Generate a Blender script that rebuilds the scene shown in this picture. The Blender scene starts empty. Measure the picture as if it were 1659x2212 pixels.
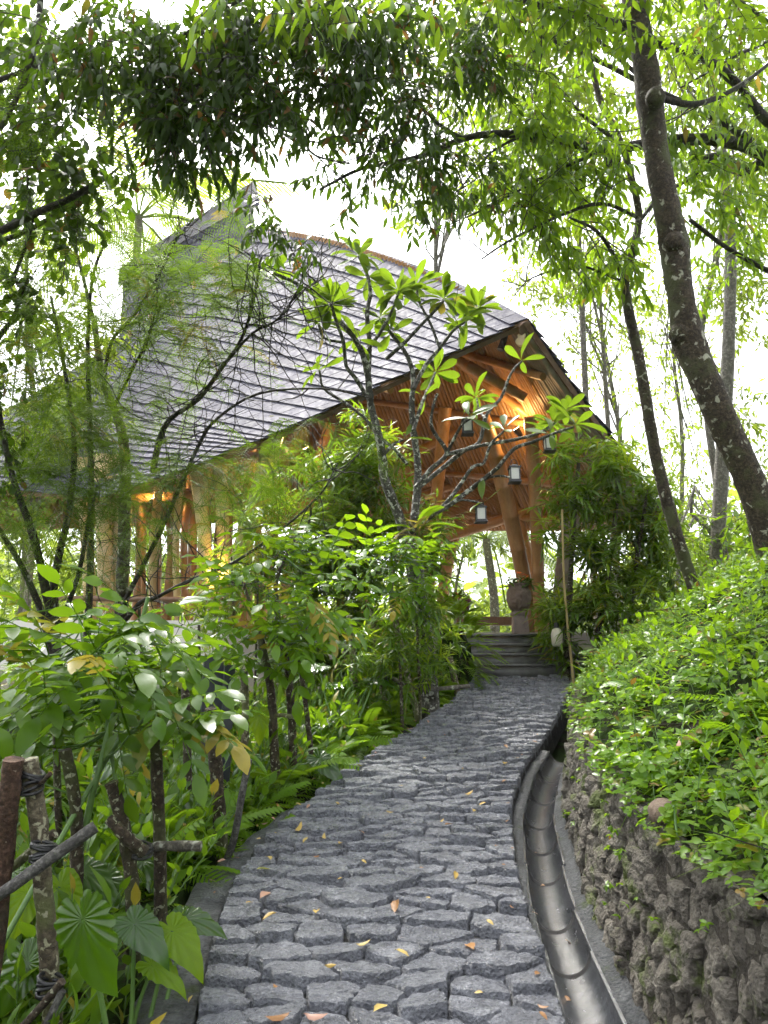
import bpy, math, random
import numpy as np
from mathutils import Matrix, Vector, noise
rng = np.random.default_rng(11)
random.seed(5)
scene = bpy.context.scene
COL = scene.collection
R = math.radians
# ------------------------------------------------------------------ camera
PITCH = R(14.0); EYE = np.array([0.0, 0.0, 1.55]); FPX = 1593.0
cam_d = bpy.data.cameras.new('camera'); cam = bpy.data.objects.new('camera', cam_d); COL.objects.link(cam)
cam.location = EYE; cam.rotation_euler = (R(90) + PITCH, 0, 0)
cam_d.sensor_width = 36.0; cam_d.lens = 36.0 * FPX / 2212.0; cam_d.clip_end = 3000; cam_d.clip_start = 0.05
scene.camera = cam
# ------------------------------------------------------------------ sky, sun, exposure
SUN_EL, SUN_AZ = R(62), R(-25)            # azimuth from +Y (ahead) towards +X
w = bpy.data.worlds.new('World'); scene.world = w; w.use_nodes = True
nt = w.node_tree; nt.nodes.clear()
sky = nt.nodes.new('ShaderNodeTexSky'); sky.sky_type = 'NISHITA'; sky.sun_disc = False
sky.sun_elevation = SUN_EL; sky.sun_rotation = SUN_AZ; sky.dust_density = 6.0; sky.air_density = 1.0; sky.altitude = 300
hsv = nt.nodes.new('ShaderNodeHueSaturation'); hsv.inputs['Saturation'].default_value = 0.20; hsv.inputs['Value'].default_value = 1.35
bg = nt.nodes.new('ShaderNodeBackground'); bg.inputs['Strength'].default_value = 0.125
out = nt.nodes.new('ShaderNodeOutputWorld')
nt.links.new(sky.outputs[0], hsv.inputs['Color']); nt.links.new(hsv.outputs[0], bg.inputs['Color']); nt.links.new(bg.outputs[0], out.inputs[0])
sun_d = bpy.data.lights.new('sun', 'SUN'); sun_d.energy = 1.5; sun_d.angle = R(10); sun_d.color = (1.0, 0.95, 0.86)
sun = bpy.data.objects.new('sun', sun_d); COL.objects.link(sun); sun.location = (0, 0, 30)
sd = Vector((math.sin(SUN_AZ) * math.cos(SUN_EL), math.cos(SUN_AZ) * math.cos(SUN_EL), math.sin(SUN_EL)))
sun.rotation_euler = sd.to_track_quat('Z', 'Y').to_euler()
scene.view_settings.view_transform = 'Standard'; scene.view_settings.look = 'None'
scene.view_settings.exposure = 2.2; scene.view_settings.gamma = 1.0
scene.render.engine = 'CYCLES'
cy = scene.cycles
cy.max_bounces = 5; cy.diffuse_bounces = 3; cy.glossy_bounces = 2; cy.transmission_bounces = 3; cy.transparent_max_bounces = 4
cy.volume_bounces = 0; cy.caustics_reflective = False; cy.caustics_refractive = False; cy.use_denoising = True; cy.use_adaptive_sampling = True; cy.adaptive_threshold = .025; cy.adaptive_min_samples = 16

# ------------------------------------------------------------------ geometry helpers
CP, SP = math.cos(PITCH), math.sin(PITCH)
def P(px, py, d):
    """point seen at (px, py) of the 1659 x 2212 picture at depth d metres"""
    px, py, d = np.asarray(px, float), np.asarray(py, float), np.asarray(d, float)
    xr = (px - 829.5) / FPX; yr = (1106.0 - py) / FPX
    return np.stack([xr * d, d * (CP - yr * SP), EYE[2] + d * (SP + yr * CP)], -1)
def PL(lst): return np.array([P(*p) for p in lst])
def G(px, py, off=0.0):
    """point on the sloping ground plane z = .18 y + off"""
    yr = (1106.0 - py) / FPX
    t = (EYE[2] - off) / (0.18 * (CP - yr * SP) - SP - yr * CP)
    return P(px, py, t)
def nrm(v):
    v = np.asarray(v, float); return v / np.maximum(np.linalg.norm(v, axis=-1, keepdims=True), 1e-9)
def nz(p, f=1.0, seed=0.0): return noise.noise(Vector((p[0] * f + seed, p[1] * f - seed, p[2] * f + 3.1 * seed)))
def smooth(pts, k=4):
    """Catmull-Rom resampling of a polyline of any dimension"""
    p = np.asarray(pts, float); p = np.vstack([2 * p[0] - p[1], p, 2 * p[-1] - p[-2]]); o = []
    for i in range(1, len(p) - 2):
        for j in range(k):
            t = j / k
            o.append(0.5 * (2 * p[i] + (p[i + 1] - p[i - 1]) * t + (2 * p[i - 1] - 5 * p[i] + 4 * p[i + 1] - p[i + 2]) * t * t + (3 * p[i] - p[i - 1] - 3 * p[i + 1] + p[i + 2]) * t ** 3))
    o.append(p[-2]); return np.array(o)
ORG = {}
class MB:
    """collects shapes for one mesh"""
    def __init__(s): s.V = []; s.L = []; s.T = []; s.var = []; s.mi = []; s.n = 0
    def add(s, V, F, var=0.0, mi=0):
        V = np.asarray(V, float).reshape(-1, 3)
        if isinstance(F, np.ndarray):
            s.L.append((F + s.n).ravel()); s.T.append(np.full(len(F), F.shape[1]))
        else:
            s.L.append(np.array([i for f in F for i in f]) + s.n); s.T.append(np.array([len(f) for f in F]))
        s.V.append(V); s.var.append(np.broadcast_to(np.asarray(var, float), (len(V),))); s.mi.append(np.full(len(s.T[-1]), mi)); s.n += len(V)
    def inst(s, tm, pos, rot, size, var, mi=0):
        """n copies of a template (V, F); rot n x 3 x 3 with columns x, y, z"""
        tv, tf = tm[0], tm[1]; n = len(pos)
        if n == 0: return
        size = np.asarray(size, float)
        if size.ndim == 1: size = size[:, None]
        v = tv[None] * size[:, None, :]
        v = np.einsum('nij,nkj->nki', rot, v) + pos[:, None]
        fl = np.array([i for f in tf for i in f]); ft = np.array([len(f) for f in tf])
        k = len(tv)
        s.L.append((fl[None] + (np.arange(n) * k)[:, None] + s.n).ravel()); s.T.append(np.tile(ft, n))
        s.V.append(v.reshape(-1, 3)); s.var.append(np.repeat(var, k)); s.mi.append(np.full(n * len(ft), mi)); s.n += n * k
    def tube(s, pts, rad, sides=6, var=0.0, mi=0, cap=True, wob=0.0):
        pts = np.asarray(pts, float); n = len(pts); rad = np.broadcast_to(np.asarray(rad, float), (n,))
        t = np.gradient(pts, axis=0); t = nrm(t)
        u = np.cross(t[0], [0.3, 0.9, 0.2]); u = u / (np.linalg.norm(u) + 1e-9); us = []
        for i in range(n):
            u = u - t[i] * np.dot(u, t[i]); u = u / (np.linalg.norm(u) + 1e-9); us.append(u)
        us = np.array(us); vs = np.cross(t, us)
        a = np.linspace(0, 2 * np.pi, sides, endpoint=False)
        rr = rad[:, None] * (1 + (wob * rng.normal(size=(n, sides)) if wob else 0))
        V = pts[:, None] + rr[..., None] * (np.cos(a)[None, :, None] * us[:, None] + np.sin(a)[None, :, None] * vs[:, None])
        i, j = np.meshgrid(np.arange(n - 1), np.arange(sides), indexing='ij'); j2 = (j + 1) % sides
        F = np.stack([i * sides + j, i * sides + j2, (i + 1) * sides + j2, (i + 1) * sides + j], -1).reshape(-1, 4)
        s.add(V, F, var, mi)
        if cap:
            c = list(range(sides)); s.add(V[0], [c[::-1]], var, mi); s.add(V[-1], [c], var, mi)
    def box(s, c, sz, rot=None, var=0.0, mi=0, taper=1.0):
        x, y, z = np.asarray(sz, float) / 2
        v = np.array([[-x, -y, -z], [x, -y, -z], [x, y, -z], [-x, y, -z], [-x * taper, -y * taper, z], [x * taper, -y * taper, z], [x * taper, y * taper, z], [-x * taper, y * taper, z]])
        if rot is not None: v = v @ np.asarray(rot).T
        s.add(v + np.asarray(c), np.array([[3, 2, 1, 0], [4, 5, 6, 7], [0, 1, 5, 4], [1, 2, 6, 5], [2, 3, 7, 6], [3, 0, 4, 7]]), var, mi)
    def lathe(s, c, prof, sides=16, var=0.0, mi=0):
        prof = np.array(prof, float); a = np.linspace(0, 2 * np.pi, sides, endpoint=False)
        V = np.stack([prof[:, 0, None] * np.cos(a), prof[:, 0, None] * np.sin(a), np.repeat(prof[:, 1, None], sides, 1)], -1) + np.asarray(c)
        n = len(prof); i, j = np.meshgrid(np.arange(n - 1), np.arange(sides), indexing='ij'); j2 = (j + 1) % sides
        s.add(V, np.stack([i * sides + j, i * sides + j2, (i + 1) * sides + j2, (i + 1) * sides + j], -1).reshape(-1, 4), var, mi)
    def grid(s, V, var=0.0, mi=0, flip=False):
        a, b = V.shape[:2]; i, j = np.meshgrid(np.arange(a - 1), np.arange(b - 1), indexing='ij')
        F = np.stack([i * b + j, (i + 1) * b + j, (i + 1) * b + j + 1, i * b + j + 1], -1).reshape(-1, 4)
        s.add(V, F[:, ::-1] if flip else F, var, mi)
    def mesh(s, name, mats, org=(0, 0, 0), sm=True):
        me = bpy.data.meshes.new(name); V = np.vstack(s.V) - np.asarray(org); L = np.concatenate(s.L).astype(np.int32); T = np.concatenate(s.T).astype(np.int32)
        me.vertices.add(len(V)); me.vertices.foreach_set('co', V.astype(np.float32).ravel())
        me.loops.add(len(L)); me.loops.foreach_set('vertex_index', L)
        me.polygons.add(len(T)); me.polygons.foreach_set('loop_start', np.concatenate([[0], np.cumsum(T)[:-1]]).astype(np.int32))
        me.polygons.foreach_set('loop_total', T)
        me.polygons.foreach_set('material_index', np.concatenate(s.mi).astype(np.int32))
        me.polygons.foreach_set('use_smooth', np.full(len(T), sm))
        at = me.attributes.new('var', 'FLOAT', 'POINT'); at.data.foreach_set('value', np.concatenate(s.var).astype(np.float32))
        me.update(calc_edges=True)
        for m in (mats if isinstance(mats, (list, tuple)) else [mats]): me.materials.append(m)
        return me
    def build(s, name, mats, parent=None, org=None, sm=True):
        if org is None: org = ORG[parent.name] if parent is not None else np.zeros(3)
        o = bpy.data.objects.new(name, s.mesh(name, mats, org, sm)); COL.objects.link(o)
        return place(o, parent, org)
def place(o, parent, org):
    org = np.asarray(org, float); ORG[o.name] = org
    if parent is not None: o.parent = parent; o.location = org - ORG[parent.name]
    else: o.location = org
    return o
def tag(o, label=None, cat=None, group=None, kind=None):
    if label: o['label'] = label
    if cat: o['category'] = cat
    if group: o['group'] = group
    if kind: o['kind'] = kind
    return o
def thing(name, label, cat, loc, group=None):
    o = bpy.data.objects.new(name, None); COL.objects.link(o); o.empty_display_size = 0.1
    place(o, None, loc); return tag(o, label, cat, group)
def inst_obj(name, me, parent, pos, rot, size=1.0):
    """a part that shares a mesh, at a world position"""
    o = bpy.data.objects.new(name, me); COL.objects.link(o); place(o, parent, pos)
    o.rotation_mode = 'QUATERNION'; o.rotation_quaternion = Matrix(np.asarray(rot).tolist()).to_quaternion()
    o.scale = (size,) * 3 if np.isscalar(size) else size
    return o
def frames(d, up):
    """rotation matrices: y along d, z near up"""
    y = nrm(d); up = np.broadcast_to(np.asarray(up, float), y.shape); x = np.cross(y, up)
    bad = np.linalg.norm(x, axis=-1) < 1e-4
    if np.any(bad): x[bad] = np.cross(y[bad], [1.0, 0.2, 0.1])
    x = nrm(x); z = np.cross(x, y)
    return np.stack([x, y, z], -1)
def rdir(n): return nrm(rng.normal(size=(n, 3)))

# ------------------------------------------------------------------ materials
class NT:
    def __init__(s, name):
        s.m = bpy.data.materials.new(name); s.m.use_nodes = True; s.t = s.m.node_tree; s.t.nodes.clear()
        s.out = s.n('OutputMaterial')
    def n(s, typ, **kw):
        o = s.t.nodes.new('ShaderNode' + typ)
        for k, v in kw.items():
            if k in ('operation', 'data_type', 'attribute_name', 'blend_type', 'feature', 'noise_dimensions', 'bands_direction', 'distance', 'clamp'): setattr(o, k, v)
            else: o.inputs[k.replace('_', ' ')].default_value = v
        return o
    def l(s, a, b): s.t.links.new(a, b)
    def mix(s, fac, a, b, bt='MIX'):
        m = s.t.nodes.new('ShaderNodeMix'); m.data_type = 'RGBA'; m.blend_type = bt
        for k, v in ((0, fac), (6, a), (7, b)):
            if hasattr(v, 'is_linked'): s.l(v, m.inputs[k])
            else: m.inputs[k].default_value = v if k == 0 else (*v, 1) if len(v) == 3 else v
        return m.outputs[2]
    def ramp(s, fac, stops):
        r = s.t.nodes.new('ShaderNodeValToRGB'); e = r.color_ramp.elements
        while len(e) < len(stops): e.new(0.5)
        for i, (p, c) in enumerate(stops): e[i].position = p; e[i].color = (*c, 1) if not np.isscalar(c) else (c, c, c, 1)
        s.l(fac, r.inputs[0]); return r.outputs[0]
    def noise(s, scale, det=4, rough=.6, vec=None, dist=0.0):
        o = s.n('TexNoise', Scale=scale, Detail=det, Roughness=rough, Distortion=dist)
        s.l(vec if vec is not None else s.pos(), o.inputs['Vector']); return o.outputs['Fac']
    def pos(s):
        if not hasattr(s, '_p'): s._p = s.n('NewGeometry').outputs['Position']
        return s._p
    def math(s, op, a, b=0.0):
        m = s.n('Math', operation=op)
        for i, v in enumerate((a, b)):
            if hasattr(v, 'is_linked'): s.l(v, m.inputs[i])
            else: m.inputs[i].default_value = v
        return m.outputs[0]
    def var(s):
        a = s.n('Attribute', attribute_name='var').outputs['Fac']; b = s.n('ObjectInfo').outputs['Random']
        return s.math('FRACT', s.math('ADD', a, b))
    def bump(s, h, strength, dist=0.02):
        b = s.n('Bump', Strength=strength, Distance=dist); s.l(h, b.inputs['Height']); return b.outputs[0]
def pbr(name, col, rough=.6, bumps=None, col2=None, cs=6.0, spec=.5, metal=0.0):
    t = NT(name); p = t.n('BsdfPrincipled', Roughness=rough, Metallic=metal); p.inputs['Specular IOR Level'].default_value = spec
    if col2 is not None:
        f = t.ramp(t.noise(cs, 6, .65), [(.3, 0.0), (.7, 1.0)]); t.l(t.mix(f, col, col2), p.inputs['Base Color'])
    else: p.inputs['Base Color'].default_value = (*col, 1)
    if bumps: t.l(t.bump(t.noise(bumps[0], 5), bumps[1], bumps[2] if len(bumps) > 2 else .02), p.inputs['Normal'])
    t.l(p.outputs[0], t.out.inputs[0]); return t.m
def leafmat(name, a, b, tr, rough=.42, tf=.4, spec=.5, spots=None):
    warm = lambda c: (c[0] * 1.20, c[1] * 1.0, c[2] * .60)
    if a[1] > a[0]: a, b, tr = warm(a), warm(b), warm(tr); spec *= .7; rough *= .85
    """leaf: colour varies from leaf to leaf; thin, so light comes through it"""
    t = NT(name); v = t.var(); c = t.mix(v, a, b)
    if spots: c = t.mix(t.ramp(v, [(1 - spots[1] - .02, 0.0), (1 - spots[1], 1.0)]), c, spots[0])
    c = t.mix(t.math('MULTIPLY', t.noise(26, 3), .5), c, tuple(.45 * x for x in a))
    p = t.n('BsdfPrincipled', Roughness=rough); p.inputs['Specular IOR Level'].default_value = spec; t.l(c, p.inputs['Base Color'])
    q = t.n('BsdfTranslucent'); ct = t.mix(v, tr, tuple(.7 * x for x in tr))
    if spots: ct = t.mix(t.ramp(v, [(1 - spots[1] - .02, 0.0), (1 - spots[1], 1.0)]), ct, spots[0])
    t.l(ct, q.inputs['Color'])
    m = t.n('MixShader', Fac=tf); t.l(p.outputs[0], m.inputs[1]); t.l(q.outputs[0], m.inputs[2]); t.l(m.outputs[0], t.out.inputs[0]); return t.m
def barkmat(name, a, b, lichen=None, amount=.55, scale=9.0, lscale=14.0, moss=None):
    t = NT(name); c = t.mix(t.ramp(t.noise(scale, 6, .7), [(.35, 0.0), (.65, 1.0)]), a, b)
    c = t.mix(t.ramp(t.noise(scale * 3.5, 5, .7), [(.45, .75), (.62, 0.0)]), c, tuple(.35 * x for x in a))
    if moss: c = t.mix(t.ramp(t.noise(4.0, 4), [(.5, 0.0), (.62, 1.0)]), c, moss)
    if lichen: c = t.mix(t.ramp(t.noise(lscale, 3, .5, dist=.4), [(amount, 0.0), (amount + .05, 1.0)]), c, lichen)
    p = t.n('BsdfPrincipled', Roughness=.75); t.l(c, p.inputs['Base Color']); p.inputs['Specular IOR Level'].default_value = .3
    t.l(t.bump(t.math('ADD', t.noise(45, 6, .7), t.noise(14, 4)), .9, .03), p.inputs['Normal']); t.l(p.outputs[0], t.out.inputs[0]); return t.m
def stonemat(name, cols, rough=(.35, .7), bs=(30, .8, .015), moss=None, sc=7.0, mossthr=.55, spec=.5, byvar=False):
    t = NT(name); c = t.ramp(t.noise(sc, 8, .7), [(.25, cols[0]), (.5, cols[1]), (.75, cols[2])])
    c = t.mix(t.math('MULTIPLY', t.var() if byvar else t.n('ObjectInfo').outputs['Random'], .55), c, cols[0])
    if moss: c = t.mix(t.ramp(t.noise(5.5, 6, .65), [(mossthr, 0.0), (mossthr + .09, 1.0)]), c, moss)
    p = t.n('BsdfPrincipled'); t.l(c, p.inputs['Base Color']); p.inputs['Specular IOR Level'].default_value = spec
    r = t.ramp(t.noise(11, 5), [(.3, rough[0]), (.7, rough[1])]); t.l(r, p.inputs['Roughness'])
    h = t.math('ADD', t.noise(bs[0], 8, .75), t.math('MULTIPLY', t.noise(bs[0] * 4, 4, .7), .35))
    t.l(t.bump(h, bs[1], bs[2]), p.inputs['Normal']); t.l(p.outputs[0], t.out.inputs[0]); return t.m

M = {}
def lavamat(name, cols, rough, pit=.5, spec=.6, moss=None, mossthr=.6):
    """porous lava stone: pale faces, pores and cracks with relief shade put into the colour, damp sheen"""
    t = NT(name); a = t.noise(8, 6, .7); b = t.noise(34, 8, .8, dist=.6)
    st = t.n('Mapping'); st.inputs['Scale'].default_value = (1, 2.6, 2.6); t.l(t.pos(), st.inputs[0]); g = t.noise(26, 6, .75, st.outputs[0], .8)
    f = t.math('ADD', t.math('MULTIPLY', a, .40), t.math('ADD', t.math('MULTIPLY', b, .30), t.math('MULTIPLY', g, .30)))
    c = t.ramp(f, [(.36, cols[0]), (.50, cols[1]), (.64, cols[2])])
    c = t.mix(t.math('MULTIPLY', t.n('ObjectInfo').outputs['Random'], .6), c, cols[1])
    v = t.n('TexVoronoi', Scale=70.0); t.l(t.pos(), v.inputs['Vector']); c = t.mix(t.ramp(v.outputs['Distance'], [(.10, pit), (.28, 0.0)]), c, cols[0])  # pores darkened in the colour, standing in for shade in the hollows
    if moss: c = t.mix(t.ramp(t.noise(4.5, 6, .7), [(mossthr, 0.0), (mossthr + .08, 1.0)]), c, moss)
    p = t.n('BsdfPrincipled'); t.l(c, p.inputs['Base Color']); p.inputs['Specular IOR Level'].default_value = spec
    t.l(t.ramp(t.noise(13, 5), [(.3, rough[0]), (.7, rough[1])]), p.inputs['Roughness'])
    t.l(t.bump(t.math('ADD', f, t.math('MULTIPLY', v.outputs['Distance'], .25)), 1.0, .055), p.inputs['Normal']); t.l(p.outputs[0], t.out.inputs[0]); return t.m
M['path_stone'] = lavamat('path_stone', [(.028, .030, .036), (.165, .172, .196), (.45, .46, .50)], (.13, .42), spec=.9)
M['joint'] = stonemat('path_joint', [(.010, .010, .010), (.030, .030, .030), (.07, .07, .066)], (.5, .8), (30, .9, .02), spec=.3)
M['concrete'] = lavamat('wet_concrete', [(.016, .017, .019), (.08, .085, .09), (.20, .205, .215)], (.3, .6), .5, .45, (.045, .065, .016), .60)
M['gutter'] = stonemat('wet_gutter', [(.010, .011, .014), (.030, .033, .039), (.08, .083, .09)], (.06, .30), (80, .6, .0035), sc=5, spec=.8, moss=(.04, .042, .03), mossthr=.66)
M['wall_stone'] = lavamat('wall_stone', [(.022, .019, .015), (.135, .119, .095), (.32, .295, .245)], (.5, .85), .7, .4, (.10, .125, .032), .545)
M['mortar'] = lavamat('wall_mortar', [(.012, .010, .008), (.05, .042, .032), (.13, .115, .09)], (.6, .95), .7, .3, (.07, .09, .02), .54)
M['soil'] = stonemat('soil', [(.012, .009, .005), (.028, .021, .012), (.045, .036, .020)], (.8, 1.0), (14, 1.0, .03), moss=(.022, .045, .006), mossthr=.42, spec=.15)
M['black_stone'] = stonemat('black_stone', [(.05, .05, .046), (.12, .12, .11), (.22, .22, .20)], (.3, .6), (40, .4, .006))
# ------------------------------------------------------------------ ground profile
_Y = np.array([-3, 2.0, 2.77, 3.14, 3.9, 4.92, 5.85, 6.9, 8.2, 9.5, 10.4, 12.0])
_XL = np.array([-.6, -.6, -.62, -.68, -.74, -.56, -.22, .20, .70, 1.05, 1.15, 1.2])
_XR = np.array([.58, .60, .60, .62, .65, .79, 1.06, 1.48, 1.95, 2.35, 2.5, 2.6])
_yy = np.linspace(-3, 12, 601); _k = np.hanning(33); _k /= _k.sum()
def _sm(v): return np.convolve(np.pad(np.interp(_yy, _Y, v), 16, mode='edge'), _k, mode='valid')
_sl, _sr = _sm(_XL), _sm(_XR)
def XL(y): return np.interp(y, _yy, _sl)
def XR(y): return np.interp(y, _yy, _sr)
def XG(y): return XR(y) + np.interp(y, [2, 3.3, 4.5, 7], [.12, .125, .16, .17])     # gutter axis
def XW(y): return XG(y) + np.interp(y, [2, 4, 8], [.15, .14, .13])                    # foot of the retaining wall
def HW(y): return np.interp(y, [1, 2, 2.8, 4, 5.8, 8, 10], [.66, .64, .55, .50, .55, .45, .3])
def zp(y):
    y = np.asarray(y, float); return .18 * np.clip(y, -8, 10.1) - .07 * np.clip(y - 19, 0, 60)
def hgt(x, y):
    x, y = np.broadcast_arrays(np.asarray(x, float), np.asarray(y, float)); z = zp(y); xw = XW(y) + .18
    yc = np.clip(y, -3, 12)
    r = x - xw; far = np.clip(1 - (y - 11) / 9, .15, 1)
    right = z + HW(y) + far * (.62 * np.clip(r, 0, 3.2) + .10 * np.clip(r - 3.2, 0, 40)) + .05 * np.sin(3.1 * x + 2 * y) * np.clip(r, 0, 1)
    l = XL(y) - .24 - x
    left = z - .06 - .16 * np.clip(l, 0, 5) - .03 * np.clip(l - 5, 0, 60) + .03 * np.sin(4 * x + 3 * y)
    mid = z - .32
    return np.where(r > 0, right, np.where(l > 0, left, mid))
rows = np.concatenate([[-60, -30, -12], np.linspace(-4, 12, 81), np.linspace(12.5, 40, 40), [60, 100, 200, 500, 1200]])
offL = np.concatenate([[-1200, -400, -120, -60], np.linspace(-30, -6, 13), np.linspace(-5.6, -.3, 20), [-.001]])
offR = np.concatenate([[.001], np.linspace(.1, 4, 30), np.linspace(4.4, 12, 14), [20, 40, 80, 200, 600, 1200]])
GV = []
for y in rows:
    xl, xw = XL(y) - .24, XW(y) + .18
    xs = np.concatenate([xl + offL, [xl + .002, xw - .002], xw + offR]); GV.append(np.stack([xs, np.full_like(xs, y), hgt(xs, y)], -1))
GV = np.array(GV); mb = MB(); mb.grid(GV, flip=True)
ground = tag(mb.build('ground', M['soil']), kind='structure')

# ------------------------------------------------------------------ irregular stones (Voronoi cells)
def clip(poly, m, n):
    o = []; k = len(poly); d = [(p - m) @ n for p in poly]
    for i in range(k):
        j = (i + 1) % k
        if d[i] <= 0: o.append(poly[i])
        if (d[i] < 0) != (d[j] < 0): o.append(poly[i] + (poly[j] - poly[i]) * (d[i] / (d[i] - d[j])))
    return o
def voronoi(seeds, lo, hi, asp):
    """cells of seeds in the box lo..hi; asp stretches the metric"""
    S = seeds * asp; out = []
    for i, s in enumerate(S):
        poly = [np.array(p) * asp for p in ([lo[0], lo[1]], [hi[0], lo[1]], [hi[0], hi[1]], [lo[0], hi[1]])]
        d = np.linalg.norm(S - s, axis=1)
        for j in np.argsort(d)[1:22]:
            n = S[j] - s; poly = clip(poly, (S[j] + s) / 2, n)
            if len(poly) < 3: break
        out.append(np.array(poly) / asp if len(poly) >= 3 else None)
    return out
def cellring(poly, gap, jit, sub):
    """shrinks a cell by the joint, rounds its corners, roughens its outline"""
    c = poly.mean(0); k = len(poly); q = []
    for i in range(k):
        a, b = poly[i], poly[(i + 1) % k]; L = np.linalg.norm(b - a); m = max(1, int(round(L / sub)))
        for t in np.arange(m) / m: q.append(a + (b - a) * t)
    q = np.array(q); q = .14 * np.roll(q, 1, 0) + .72 * q + .14 * np.roll(q, -1, 0)
    v = q - c; L = np.linalg.norm(v, axis=1, keepdims=True); q = c + v * np.maximum(1 - gap / L, .3)
    return q + rng.normal(size=q.shape) * jit, c
def rock(ring, c, mapf, prof, amp, tilt, sd):
    """closed lumpy stone from an outline; prof = (scale, height) rings; mapf maps (a, b, h) to the world"""
    V = []; k = len(ring)
    for sc, h in prof:
        for p in ring:
            q = c + (p - c) * sc; e = q - c
            hh = h + e @ tilt if h > -.02 else h
            if h > -.02: hh += amp * (1.1 * nz((q[0], q[1], 0), 9, sd) + 1.0 * nz((q[0], q[1], 1), 22, sd) + .7 * nz((q[0], q[1], 2), 47, sd))
            V.append(mapf(q[0], q[1], hh))
    V.append(mapf(c[0], c[1], prof[-1][1] + amp * nz((c[0], c[1], 0), 9, sd)))
    F = []; n = len(prof)
    for i in range(n - 1):
        for j in range(k): F.append((i * k + j, i * k + (j + 1) % k, (i + 1) * k + (j + 1) % k, (i + 1) * k + j))
    for j in range(k): F.append(((n - 1) * k + j, (n - 1) * k + (j + 1) % k, n * k))
    return np.array(V), F

# path: bed and stones
ys = np.linspace(-1, 10.2, 90); mb = MB()
mb.grid(np.array([[[XL(y) + u * (XR(y) - XL(y)), y, zp(y) - .035 + (0 if 0 < u < 1 else -.0)] for u in np.linspace(0, 1, 9)] for y in ys]), flip=True)
mb.grid(np.array([[[XR(y), y, zp(y) - .035], [XR(y) + .006, y, zp(y) - .22]] for y in ys]), flip=True)
path = tag(mb.build('stone_path', M['joint']), 'narrow cobbled path of rough grey lava stones climbing to the steps', None, kind='structure')
seeds = []; sr = []
for _ in range(9000):
    q = np.array([rng.uniform(.02, 1.28), rng.uniform(1.7, 9.95)]); r = .110 * rng.choice([.72, .95, 1.1, 1.4], p=[.2, .35, .3, .15]) * (1.1 if q[1] < 3.6 else .97)
    if seeds:
        dd = (np.array(seeds) - q) * np.array([.64, 1.0])
        if np.any(np.hypot(dd[:, 0], dd[:, 1]) < .5 * (r + np.array(sr))): continue
    seeds.append(q); sr.append(r)
seeds = np.array(seeds)
cells = voronoi(seeds, np.array([0, 1.7]), np.array([1.3, 10.0]), np.array([.64, 1.0]))
def pmap(a, s, h):
    x = XL(s) + a / 1.3 * (XR(s) - XL(s)); return np.array([x, s, zp(s) + h])
cnt = 0; rest = MB()
order = sorted([i for i in range(len(cells)) if cells[i] is not None and -.02 < seeds[i][0] < 1.33], key=lambda i: seeds[i][1])
for i in order:
    ring, c = cellring(cells[i], .0055, .0050, .026)
    if len(ring) < 5: continue
    h = rng.uniform(-.008, .022); tl = np.array([rng.normal() * .07, -rng.uniform(.05, .22)])
    V, F = rock(ring, c, pmap, [(1.02, -.09), (1.0, h - .012), (.97, h - .001), (.84, h + .001), (.62, h + .002), (.36, h + .002)], .0075, tl, i * .7)
    if cnt < 300:
        m = MB(); m.add(V, F); m.build('paving_stone', M['path_stone'], path, org=V.mean(0), sm=False); cnt += 1
    else: rest.add(V, F)
if rest.n: tag(rest.build('far_paving_stones', M['path_stone'], path, sm=False), kind='stuff')
print('paving stones', cnt)
# loose edge strip of concrete on the left
mb = MB(); ys = np.linspace(-1, 5.0, 150)
def edge(y, u): return np.array([XL(y) - .01 - u, y, 0])
V = []
for y in ys:
    wv = np.interp(y, [-1, 3.2, 4.3, 5.0], [.24, .21, .13, .03]) + .03 * noise.noise(Vector((0, y * 4, 2))); z = zp(y) - .022 + .012 * noise.noise(Vector((3, y * 5, 0))) + .010 * noise.noise(Vector((5, y * 19, 0)))
    x = XL(y) - .008; V.append([[x, y, z - .12], [x, y, z], [x - wv * .5, y, z + .004], [x - wv, y, z - .006], [x - wv - .01, y, z - .35]])
mb.grid(np.array(V)); tag(mb.build('concrete_edging', M['concrete']), 'wet concrete strip along the left edge of the path', kind='structure')
for y in (2.62, 3.05, 3.62, 4.2): pass

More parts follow.
